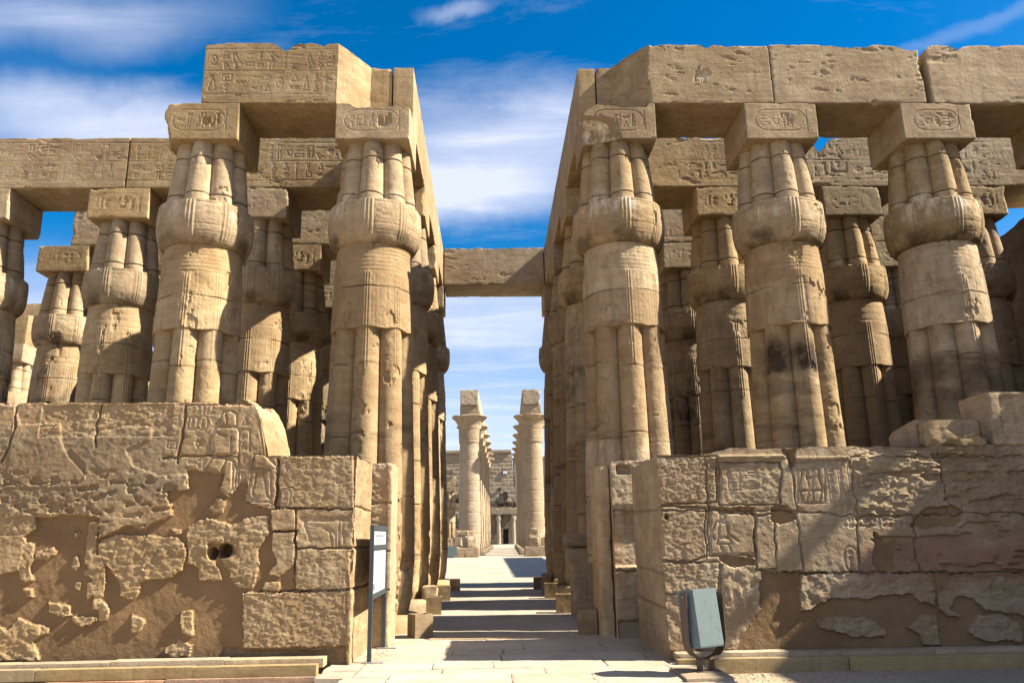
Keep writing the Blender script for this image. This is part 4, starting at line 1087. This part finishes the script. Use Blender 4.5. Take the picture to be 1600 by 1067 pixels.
JR.fill(rect(2.34, 2.6, 2.86, 3.02), -.15, None, add=True, jit=.02)
JR.blur(1)
block('gate_jamb', 'jamb with hollowed niches right of the passage, between wall end and column', 'jamb', 2.24, 3.3, 14.66, 15.45, -.05, 3.10, 35, .05, .01, relief=JR, res=.02)
def p_js(P, P0, S): return cut(P, (-1, -.6, 0), (-1.98 - .6*15.0)/1.166 + .08*fbm(S*1.3, 4, 4) + .01)
block('jamb_slab', 'upright stone slab leaning on the first column right of the passage', 'slab', 1.98, 2.22, 14.86, 15.85, -.05, 3.02, 37, .05, .015, post=p_js, res=.03)
def p_st(P, P0, S):
    P[:, 0] += .10*ss(1.3, .9, P0[:, 2]); return P
block('broken_pedestal', 'dark broken pedestal at the foot of the right colonnade, behind the first column', 'pedestal', 1.76, 2.3, 18.35, 19.2, -.05, 1.52, 39, .10, .03, post=p_st)
block('pedestal_capstone', 'rough capstone resting on the broken pedestal right of the passage', 'slab', 1.70, 2.36, 18.3, 19.25, 1.53, 1.80, 40, .10, .03)
# ruined column feet along the passage
def foot(label, x, y, w, d, h, seed):
    block('stone_block', label, 'stone block', x - w/2, x + w/2, y - d/2, y + d/2, -.05, h, seed, .16, .04, mat_=M_STONE, res=.04)
foot('low pale block at the foot of the left colonnade just behind the second small box', -1.52, 20.9, .38, .6, .60, 52)
foot('jagged stump low on the right side of the passage by the far boxes', 1.82, 26.3, .36, .7, .62, 54)

# small square stone boxes standing along the passage
def lamp_box(x, y, s, h, label, rz=0.0):
    t = thing('stone_box', label, 'box', (x, y, 0), rz, 'small stone boxes along the passage')
    # hollow box: four walls joined into one body plus a sunken floor
    o = s/2; i = o - .035
    zs_ = cuts(0, h, .04)
    prof = [(-o, -o), (o, -o), (o, o), (-o, o)]
    V = []; F = []
    n = 12
    def ring(r_, z):
        out_ = []
        for k in range(4):
            a = prof[k]; b = prof[(k + 1) % 4]
            for j in range(n): u = j/n; out_.append(((a[0] + (b[0] - a[0])*u)*r_/o, (a[1] + (b[1] - a[1])*u)*r_/o, z))
        return out_
    layers = [(o, z) for z in zs_] + [(o - .008, h + .006), (i, h + .004), (i, h - .12)]
    for r_, z in layers: V += ring(r_, z)
    L = 4*n
    for k in range(len(layers) - 1):
        for j in range(L): F.append((k*L + j, k*L + (j + 1) % L, (k + 1)*L + (j + 1) % L, (k + 1)*L + j))
    V = np.array(V); V = V + (.008*fbm(V*7 + x*3 + y, 5, 4))[:, None]*np.array([1, 1, .3])
    link('casing', mesh('casing', V, F, M_WOOD, np.zeros((len(V), 3))), t)
    f = np.array([(-i, -i, h - .1), (i, -i, h - .1), (i, i, h - .1), (-i, i, h - .1)])
    link('inner_floor', mesh('inner_floor', f, [(0, 1, 2, 3)], M_WOOD, np.zeros((4, 3))), t)
for k, (x, y, s, h, rz) in enumerate(((-1.31, 15.55, .36, .40, .5), (-1.36, 19.9, .36, .40, .08), (-1.36, 24.2, .36, .40, .06), (-1.22, 28.4, .36, .38, .05))):
    lamp_box(x, y, s, h, ['largest-looking small brown box, front left of the passage, seen on its corner', 'second small box from the front, left side of the passage', 'third small box from the front, left side of the passage', 'farthest small box on the left side of the passage'][k], rz)
for k, (x, y, s, h, rz) in enumerate(((1.80, 15.5, .36, .44, -.12), (1.74, 19.8, .36, .42, -.05), (1.76, 24.2, .36, .42, -.05), (1.66, 28.3, .36, .40, .0))):
    lamp_box(x, y, s, h, ['nearest small yellow-brown box, front right of the passage beside the leaning slab', 'second small box from the front, right side of the passage', 'third small box from the front, right side of the passage', 'farthest small box on the right side of the passage'][k], rz)

# ------------------------------------------------------------------ generic solids
def boxes(name, bl, mat_, parent=None, bevel=.004, loc=(0, 0, 0), rz=0.0):
    V = []; F = []
    for (x0, x1, y0, y1, z0, z1) in bl:
        b = bevel; k = len(V)
        for z, e in ((z0, b), (z0 + b, 0), (z1 - b, 0), (z1, b)):
            c = [(x0, y0), (x1, y0), (x1, y1), (x0, y1)]
            for (x, y), (sx, sy) in zip(c, ((1, 1), (-1, 1), (-1, -1), (1, -1))): V.append((x + sx*e, y + sy*e, z))
        for l in range(3):
            for j in range(4): F.append((k + l*4 + j, k + l*4 + (j + 1) % 4, k + l*4 + 4 + (j + 1) % 4, k + l*4 + 4 + j))
        F.append((k + 3, k + 2, k + 1, k)); F.append((k + 12, k + 13, k + 14, k + 15))
    return link(name, mesh(name, V, F, mat_, None, False), parent, loc, rz)

# information sign: two posts, three rails, two panels
sg = thing('information_sign', 'dark metal framed information board on two posts by the left gate wall', 'sign', (-1.80, 12.5, 0), 0)
SL = 1.60
boxes('post', [(-.03, .03, -.03, .03, 0, 1.98)], M_FRAME, sg)
boxes('post', [(-.03, .03, SL - .03, SL + .03, 0, 1.98)], M_FRAME, sg)
boxes('rail', [(-.028, .028, .03, SL - .03, 1.90, 1.975)], M_FRAME, sg)
boxes('rail', [(-.028, .028, .03, SL - .03, 1.60, 1.68)], M_FRAME, sg)
boxes('rail', [(-.028, .028, .03, SL - .03, .88, .96)], M_FRAME, sg)
a_ = boxes('title_panel', [(-.008, .008, .03, SL - .03, 1.68, 1.90)], M_BOARD, sg, .001)
boxes('printed_text', [(.0085, .0105, .3, 1.25, 1.80, 1.835), (.0085, .0105, .45, 1.1, 1.735, 1.755)], M_INK, a_, .0005)
b_ = boxes('text_panel', [(-.008, .008, .03, SL - .03, .96, 1.60)], M_BOARD, sg, .001)
boxes('printed_text', [(.0085, .0105, .12, 1.42 - .1*(k % 3), 1.53 - k*.035, 1.542 - k*.035) for k in range(12)] + [(.0085, .0105, .12, .42, 1.0, 1.1)], M_INK, b_, .0005)
boxes('foot_plate', [(-.10, .22, -.07, .07, .0, .012)], M_PLATE, sg, .002)
boxes('foot_plate', [(-.10, .22, SL - .07, SL + .07, .0, .012)], M_PLATE, sg, .002)

# waste bin: folded sheet body hung in a curved strap frame, two feet, tilted forward
def strip(path, half, th, axis_rows=None):
    """a flat bar swept along a path in the xz plane, width along y"""
    V = []; F = []; n = len(path)
    for i, (x, z) in enumerate(path):
        a = np.array(path[max(0, i - 1)]); b = np.array(path[min(n - 1, i + 1)]); t_ = (b - a)/np.linalg.norm(b - a); nn = np.array([-t_[1], t_[0]])*th/2
        V += [(x - nn[0], -half, z - nn[1]), (x + nn[0], -half, z + nn[1]), (x + nn[0], half, z + nn[1]), (x - nn[0], half, z - nn[1])]
    for i in range(n - 1):
        for j in range(4): F.append((i*4 + j, i*4 + (j + 1) % 4, i*4 + 4 + (j + 1) % 4, i*4 + 4 + j))
    F.append((3, 2, 1, 0)); F.append((n*4 - 4, n*4 - 3, n*4 - 2, n*4 - 1))
    return V, F
bn = thing('waste_bin', 'tilted pale blue metal waste bin in a brown curved strap frame on a concrete pad', 'bin', (2.80, 10.95, .035), rad(20))
pth = [(-.275, .98), (-.285, .93), (-.285, .42)] + [(-.285*math.cos(rad(t_)), .42 - .28*math.sin(rad(t_))) for t_ in range(8, 60, 8)] + [(-.11, .17)]
for s_ in (-1, 1):
    p_ = [(s_*x, z) for x, z in pth]
    V, F = strip(p_, .085, .008); o = link('strap', mesh('strap', V, F, M_BROWN, None, False), bn)
    V, F = strip([(s_*.11, .17), (s_*.095, .15), (s_*.09, .012)], .07, .008); link('foot', mesh('foot', V, F, M_BROWN, None, False), bn)
V, F = strip([(-.12, .172), (-.05, .155), (.05, .155), (.12, .172)], .08, .008); link('cross_strap', mesh('cross_strap', V, F, M_BROWN, None, False), bn)
boxes('foot_plate', [(-.17, .17, -.09, .09, 0, .010)], M_BROWN, bn, .002)
def bin_body():
    # open-topped hexagonal folded tub
    oc = [(-.235, -.06), (-.185, -.19), (.165, -.19), (.235, -.10), (.235, .14), (.15, .19), (-.15, .19), (-.235, .12)]
    V = []; F = []
    def ring(z, s): return [(x*s, y*s, z) for x, y in oc]
    zs_ = [0, .02, .35, .71, .72]
    for z, s in zip(zs_, (.97, 1, 1.0, 1.0, 1.0)): V += ring(z, s)
    V += ring(.72, .96); V += ring(.05, .95)
    L = len(oc)
    for k in range(6):
        for j in range(L): F.append((k*L + j, k*L + (j + 1) % L, (k + 1)*L + (j + 1) % L, (k + 1)*L + j))
    me = bpy.data.meshes.new('tub')
    me.from_pydata(V, [], F + [tuple(range(L))[::-1], tuple(range(6*L, 7*L))]); me.materials.append(M_BLUE); me.update(); return me
tub = link('tub', bin_body(), bn, (0.0, 0, .30)); tub.rotation_euler = (rad(-6), rad(-1.5), 0)
for s_ in (-1, 1):
    phi = np.linspace(0, 2*math.pi, 14, endpoint=False); V, F = ring_mesh(phi, np.array([0, .012, .0121]), np.array([[.016, .014, .001]]*14)); V = V.reshape(-1, 3)
    o = link('pivot_bolt', mesh('pivot_bolt', V, F, M_PLATE), bn, (s_*.288, 0, .93)); o.rotation_euler = (0, s_*math.pi/2, 0)
block('concrete_pad', 'pale slab under the waste bin beside the path edge', 'slab', 2.42, 3.02, 10.45, 11.4, -.2, .035, 61, .03, .005, mat_=M_PALE)

block('threshold_slab', 'low pale stone threshold strip across the passage between the first two boxes', 'threshold', -1.12, 2.02, 14.93, 15.22, -.1, .022, 63, .02, .008, mat_=M_PALE, res=.04)
# ------------------------------------------------------------------ side wall of the hall, right, and court colonnade
SW = Relief(-1, 1, 0, 1, .5)
def east_wall():
    P, F = gridbox(cuts(15.95, 17.3, .3), cuts(-2, 33, .14), cuts(-.3, 10.75, .14))
    S = P.copy(); T = 10.72 + .18*fbm(np.stack([S[:, 1]*.8, S[:, 1]*0, S[:, 1]*0], -1), 4, 4) - .3*ss(27, 33, S[:, 1])
    P[:, 2] = np.minimum(P[:, 2], T)
    cz = np.round(S[:, 2]/.62); P[:, 0] += .03*vn(np.stack([S[:, 0], np.floor(S[:, 1]/1.1 + .5*(cz % 2)), cz], -1)*1.0, 5) + .03*fbm(S*1.6, 7, 5)
    t = thing('side_wall', 'dark ruined side wall closing the hall at the right picture edge', 'wall', (16.6, 15, 0))
    link('masonry', mesh('masonry', P - np.array([16.6, 15, 0]), F, M_STONE, np.zeros((len(P), 3))), t)
    P, F, M = stone(cuts(16.0, 16.22, .05), cuts(-2.0, 13.8, .1), cuts(11.70, 11.93, .05), 5, .01, .03)  # out-of-view beam and its stubs, added to throw a shadow band
    t2 = thing('shadow_beam', 'unseen slim beam added above the side wall to cast a diagonal shadow band', 'architrave', (16.6, 6, 10.7))
    link('beam', mesh('beam', P - np.array([16.6, 6, 10.7]), F, M_STONE, M), t2)
    for y in (-1.5, 13.2):
        P, F, M = stone(cuts(15.97, 16.3, .06), cuts(y - .2, y + .2, .06), cuts(10.3, 11.71, .1), 9, .01, .03)
        link('added_stub', mesh('added_stub', P - np.array([16.6, 6, 10.7]), F, M_STONE, M), t2)
east_wall()

# court of columns beyond the hall: simpler copies of the same order
ca, cb = column_meshes(207, nphi=96, step=.10)
cm = (ca, cb, abacus_mesh(70, 'king', .06, res=.08), bases[1])
k = 0
for y in (38.8, 43.2, 47.6, 52.0, 56.4, 60.8):
    for x in (-23.4, 16.0):
        side = 'left' if x < 0 else 'right'
        t = thing('court_column', f'sunlit court column far beyond the hall on the {side}, number {k//2 + 1} going back' if k > 1 else f'court column beyond the hall on the {side}, nearest to it', 'column', (x, y, 0), 0, 'columns round the court behind the hall')
        link('base', cm[3], t); link('shaft', cm[0], t); link('capital', cm[1], t); link('abacus', cm[2], t); k += 1
for x, s_ in ((-23.4, 'left'), (16.0, 'right')):
    beam(f'sunlit beam over the court columns, {s_} of the hall', x - .8, x + .8, 38.1 if x < 0 else 34.6, 67.5, seed=91, along='y', text=False, group='beams of the court', res=.15)
    # cornice block course above
    if x < 0: beam(f'broken upper course on the court beam, {s_} side', x - .9, x + .7, 39.5, 60, z0=TOP + .01, z1=TOP + .95, seed=94, along='y', text=False, group='beams of the court', res=.15, topw=.5)

# ------------------------------------------------------------------ the great colonnade with open capitals
def great_meshes():
    nph = 96; phi = np.linspace(0, 2*math.pi, nph, endpoint=False)
    def mk(name, zs, Rf, seed, chipcap=0):
        Zg, Pg = np.meshgrid(zs, phi); R = Rf(Zg)
        S = np.stack([np.sin(Pg), np.cos(Pg), Zg], -1)
        R = R + .03*fbm(S*1.2, seed, 4)
        cz = np.floor(Zg/1.02)
        R = R - .035*np.exp(-(((Zg % 1.02) - .02)/.035)**2)
        if chipcap: R = R - chipcap*np.maximum(0, fbm(np.stack([np.sin(Pg)*1.6, np.cos(Pg)*1.6, Zg*.8], -1), seed + 4, 4))*ss(12.2, 13.6, Zg)
        V, F = ring_mesh(phi, zs, R); return mesh(name, V.reshape(-1, 3), F, M_FAR, np.zeros((V.size//3, 3)))
    sh = mk('shaft', rows(.5, 10.9, .07), lambda z: np.interp(z, [.5, 1.2, 3, 10.9], [1.02, 1.12, 1.14, 1.02]), 3)
    cp = mk('capital', rows(10.9, 13.75, .05), lambda z: np.interp(z, [10.9, 11.0, 12.2, 12.8, 13.2, 13.5, 13.62, 13.7, 13.75], [1.03, 1.10, 1.13, 1.22, 1.42, 1.74, 1.86, 1.80, .3]), 6, .9)
    return sh, cp
gs, gc = great_meshes()
P, F, M = stone(cuts(-1.5, 1.5, .1), cuts(-1.5, 1.5, .1), cuts(0, .5, .1), 3, .03, .08); gbm = mesh('base', P, F, M_FAR, M)
P, F, M = stone(cuts(-.95, .95, .06), cuts(-.95, .95, .06), cuts(13.75, 14.7, .06), 6, .03, .12); gam = mesh('abacus', P, F, M_FAR, M)
def axis(y): return 1.12 + (y - 78)*.0215
for i in range(7):
    y = 80.5 + i*7.6
    for s_ in (-1, 1):
        x = axis(y) + s_*3.15
        side = 'left' if s_ < 0 else 'right'
        lab = f'nearest column of the distant colonnade with open capital, {side} of the path' if i == 0 else f'distant open-capital column, {side} row of the colonnade, place {i + 1} counted from the front'
        t = thing('open_papyrus_column', lab, 'column', (x, y, 0), 0, 'columns of the far colonnade')
        link('base', gbm, t); link('shaft', gs, t, rz=i*1.3 + s_); link('capital', gc, t, rz=i*2.1 + s_); link('abacus', gam, t)
for s_ in (-1, 1):
    side = 'left' if s_ < 0 else 'right'
    P, F, M = stone(cuts(-.92, .92, .07), cuts(-1.1, 47.5, .4), cuts(14.71, 16.3, .08), 8 + s_, .04, .18)
    P[:, 0] += s_*0 + .0215*P[:, 1]
    o = link('architrave', mesh('architrave', P, F, M_FAR, M), None, (axis(80.5) + s_*3.15, 80.5, 0)); tag(o, f'beam on top of the far colonnade, {side} row', 'architrave', 'beams of the far colonnade')

# screen wall remains beside the colonnade, seen in the gap
# rubble and statue remains on plinths
def plinth_group(side, x0, x1, y):
    block('plinth', f'long low stone plinth {side} of the path before the far colonnade', 'plinth', x0, x1, y, y + 1.8, 0, .85, 71 if side == 'left' else 75, .10, .03, mat_=M_FAR, res=.09)
plinth_group('left', -3.0, -1.0, 73.0); plinth_group('right', 3.1, 5.3, 73.0)
def seated(label, x, y, rz, seed, h=1.9):
    """worn seated statue: throne, lap, legs and stump of a torso in one weathered mass"""
    t = thing('statue_remains', label, 'statue', (x, y, .85), rz)
    def pc(nm, a, b, c, d, e, f, sd, ch=.18):
        P, F, M = stone(cuts(a, b, .07), cuts(c, d, .07), cuts(e, f, .07), sd, .06, ch, .05); link(nm, mesh(nm, P, F, M_FAR, M), t)
    pc('throne', -.55, .55, -.1, .9, 0, 1.0, seed); pc('legs', -.42, .42, -.75, -.08, 0, .85, seed + 1); pc('torso', -.40, .40, .05, .6, .9, h*.85, seed + 2, .3)
seated('weathered seated statue remains left of the far path', -1.75, 73.8, .15, 81, 1.7)
seated('weathered seated statue remains right of the far path', 4.0, 73.8, -.1, 85, 1.9)
for i, (x, y, z, w, h) in enumerate(((-4.0, 74.5, 0, 1.5, .9), (-4.1, 74.6, .9, 1.2, .75), (-3.0, 74.9, .9, .8, .9), (-2.6, 75.0, 1.85, 1.2, .5), (4.9, 74.2, .88, .7, .8))):
    block('rubble_block', ['lowest rubble block left of the far statue', 'middle rubble block left of the far statue', 'squarish rubble block beside the left far statue', 'top rubble block above the left far statue', 'rubble block beside the right far statue'][i], 'stone block', x - w/2, x + w/2, y, y + 1.0, z, z + h, 100 + i, .15, .04, mat_=M_FAR, res=.09)
pb = thing('notice_panel', 'blue-grey rectangular panel standing left of the far path', 'panel', (-3.55, 71.6, 0))
boxes('panel', [(-.62, .62, -.03, .03, .12, 1.02)], M_BLUE, pb); boxes('leg', [(-.55, -.49, .031, .08, 0, .9)], M_FRAME, pb); boxes('leg', [(.49, .55, .031, .08, 0, .9)], M_FRAME, pb)
for i, (x, z) in enumerate(((-2.2, .3), (4.1, .28))):
    boxes('floodlight', [(-.14, .14, -.12, .12, 0, .3)], M_WOOD, tag(link('floodlight_box', None, None, (x, 72.4, 0)), ['small brown box before the left far plinth', 'small brown box before the right far plinth'][i], 'box'))

# short columns of the side court left of the colonnade
fa, fb = column_meshes(305, nphi=64, step=.16)
for i, x in enumerate((-8.4, -5.9)):
    t = thing('court_column', ['small distant court column at the left edge of the passage view', 'small distant court column next to the far colonnade'][i], 'column', (x, 118, -2.2), 0)
    link('shaft', fa, t); link('capital', fb, t); link('abacus', cm[2], t)
block('architrave', 'distant pale beam on the small court columns left of the colonnade', 'architrave', -11, -4.9, 117.2, 118.8, ZT - 2.18, ZT - .9, 112, .1, .03, mat_=M_FAR, res=.15)

# ------------------------------------------------------------------ pylon
def pylon():
    t = thing('pylon', 'great blockwork gateway tower closing the view behind the colonnade', 'tower', (-2, 190, 0))
    def tower(x0, x1, y0, y1, h, bat, seed, nm):
        xs, ys, zs = cuts(x0, x1, .22), cuts(y0, y1, .6), cuts(0, h, .16)
        P, F = gridbox(xs, ys, zs); S = P.copy(); f = S[:, 2]/h
        cx, cy = (x0 + x1)/2, (y0 + y1)/2
        P[:, 1] = np.where(S[:, 1] < cy, P[:, 1] + bat*f, P[:, 1] - bat*f); P[:, 0] = P[:, 0] + (cx - P[:, 0])/(x1 - x0)*2*bat*f
        cz = np.floor(S[:, 2]/.95); fx = np.floor(S[:, 0]/1.9 + .5*(cz % 2))
        step = vn(np.stack([fx + .5, cz + .5, cz*0], -1)*1.37, seed)
        j = np.exp(-(((S[:, 2] % .95) - .05)/.12)**2)*.09 + np.exp(-((((S[:, 0]/1.9 + .5*(cz % 2)) % 1) - .05)/.09)**2)*.05
        low = ss(12, 8.5, S[:, 2] + 1.5*vn(S*.3, 2))
        P[:, 1] += np.where(S[:, 1] < cy, j - .05*step + low*(.5*step + .6*fbm(S*.7, 4, 5, .65)) , 0)
        P[:, 1] += np.where((S[:, 1] < cy) & (vn(np.stack([fx*3.1, cz*2.3, cz*0], -1), 17) > .72) & (f < .8), .35, 0)
        P[:, 2] = np.minimum(P[:, 2], h - .35*np.maximum(0, fbm(np.stack([S[:, 0]*.4, S[:, 0]*0, S[:, 0]*0], -1), 9, 4)))
        M = np.zeros((len(P), 3)); M[:, 1] = .35*np.clip(step, 0, 1) + .7*low*ss(.0, .3, fbm(S*.8, 6, 4))
        return link(nm, mesh(nm, P - np.array([-2, 190, 0]), F, M_PYLON, M), t)
    tower(-34, 6.9, 190, 198, 21.6, 1.6, 5, 'tower_masonry')
    boxes('cornice', [(-32.6, 5.2, -.2, 6, 21.35, 22.0)], M_PYLON, t, .05, (2, 1.2, 0))
    w = boxes('window', [(-.55, .55, 0, .3, 0, .75)], M_BOARD, t, .01, (5.75, .85, 16.2)); boxes('window_recess_shade', [(-.7, .7, 0, .4, 0, .9)], M_SHADE, t, .01, (5.72, .98, 16.15))
    boxes('slit_shade', [(-.45, .45, 0, .4, 0, 2.0)], M_SHADE, t, .01, (5.72, .42, 10.0)); boxes('slit_shade', [(-.3, .3, 0, .4, 0, .6)], M_SHADE, t, .01, (4.4, .6, 12.3))  # solid dark slabs stand for shade in the window recess and slits
pylon()
def porch():
    t = thing('inner_portal', 'low dark doorway between two short columns at the end of the far path', 'doorway', (3.6, 186, 0))
    for nm, bl in (('wall', [(-3.3, -.62, 0, 1.5, 0, 6.6), (.62, 2.6, 0, 1.5, 0, 6.6), (-.62, .62, 0, 1.5, 3.4, 6.6)]),):
        for b in bl:
            P, F, M = stone(cuts(b[0], b[1], .12), cuts(b[2], b[3], .3), cuts(b[4], b[5], .12), 7, .06, .1); M[:, 1] = .35; link(nm, mesh(nm, P, F, M_PYLON, M), t)
    P, F, M = stone(cuts(-3.4, 2.7, .12), cuts(-1.8, 1.2, .3), cuts(6.62, 8.0, .12), 7, .06, .3); link('lintel', mesh('lintel', P, F, M_PYLON, M), t)
    for x in (-1.6, 1.75):
        phi = np.linspace(0, 2*math.pi, 32, endpoint=False); zs_ = rows(0, 6.6, .2); R = np.broadcast_to(np.interp(zs_, [0, 5, 5.6, 6.2, 6.6], [.5, .42, .6, .55, .5]), (32, len(zs_)))
        V, F = ring_mesh(phi, zs_, R); link('column', mesh('column', V.reshape(-1, 3), F, M_PYLON, np.zeros((V.size//3, 3))), t, (x, -1.2, 0))
    boxes('door_shade', [(-.6, .6, 1.0, 1.4, 0, 3.38)], M_SHADE, t, .01)  # dark slab painted as the shade in the doorway
porch()
def side_tower():
    # inner edge of the right-hand tower catching the sun
    xs, ys, zs = cuts(5.9, 34, .4), cuts(191.6, 199, .6), cuts(0, 20.3, .3); P, F = gridbox(xs, ys, zs); S = P.copy(); f = S[:, 2]/20.3
    P[:, 0] = np.where(S[:, 0] < 12, P[:, 0] + 0*f - .06*f + .5*(1 - f), P[:, 0]); P[:, 0] -= ss(.9, .2, f)*0
    P += (.06*fbm(S*.8, 5, 4))[:, None]
    t = thing('pylon', 'second gateway tower, only its inner edge visible right of the small window', 'tower', (20, 190, 0)); link('tower_masonry', mesh('tower_masonry', P - np.array([20, 190, 0]), F, M_PYLON, np.zeros((len(P), 3))), t)
side_tower()

# scattered pebbles and chips by the right curb: too many to count
def gravel():
    rng = np.random.default_rng(3); n = 1400
    ico = np.array([(0, 0, 1), (.9, 0, .3), (.28, .85, .3), (-.72, .53, .3), (-.72, -.53, .3), (.28, -.85, .3), (0, 0, -.5)])
    fi = np.array([(0, 1, 2), (0, 2, 3), (0, 3, 4), (0, 4, 5), (0, 5, 1), (6, 2, 1), (6, 3, 2), (6, 4, 3), (6, 5, 4), (6, 1, 5)])
    X = rng.uniform(3.05, 9.4, n); Y = 11.66 - np.abs(rng.normal(0, .42, n)); s = rng.uniform(.004, .017, n)*(1 + .6*(rng.random(n) > .95))
    z = gh(X, Y)
    V = (ico[None]*s[:, None, None]*rng.uniform(.6, 1.2, (n, 7, 3)) + np.stack([X, Y, z], -1)[:, None]).reshape(-1, 3)
    F = (fi[None] + np.arange(n)[:, None, None]*7).reshape(-1, 3)
    o = link('gravel', mesh('gravel', V, F, M_PALE, np.zeros((len(V), 3)), False)); o['kind'] = 'stuff'
gravel()

def grit():
    rng = np.random.default_rng(9); n = 900
    ico = np.array([(0, 0, 1), (.9, 0, .3), (.28, .85, .3), (-.72, .53, .3), (-.72, -.53, .3), (.28, -.85, .3), (0, 0, -.5)])
    fi = np.array([(0, 1, 2), (0, 2, 3), (0, 3, 4), (0, 4, 5), (0, 5, 1), (6, 2, 1), (6, 3, 2), (6, 4, 3), (6, 5, 4), (6, 1, 5)])
    a = rng.random(n) < .6
    Y = np.where(a, rng.uniform(12.1, 14.7, n), rng.uniform(12.3, 14.9, n)); X = np.where(a, 2.54 - np.abs(rng.normal(0, .16, n)), -1.9 + np.abs(rng.normal(0, .18, n)))
    k = rng.random(n) < .12; X = np.where(k, rng.uniform(-1.6, 2.4, n), X); Y = np.where(k, rng.uniform(10.5, 15, n), Y)
    s = rng.uniform(.003, .013, n)
    V = (ico[None]*s[:, None, None]*rng.uniform(.6, 1.2, (n, 7, 3)) + np.stack([X, Y, 0*X + .004], -1)[:, None]).reshape(-1, 3)
    F = (fi[None] + np.arange(n)[:, None, None]*7).reshape(-1, 3)
    o = link('loose_grit', mesh('loose_grit', V, F, M_STONE, np.zeros((len(V), 3)), False)); o['kind'] = 'stuff'
grit()
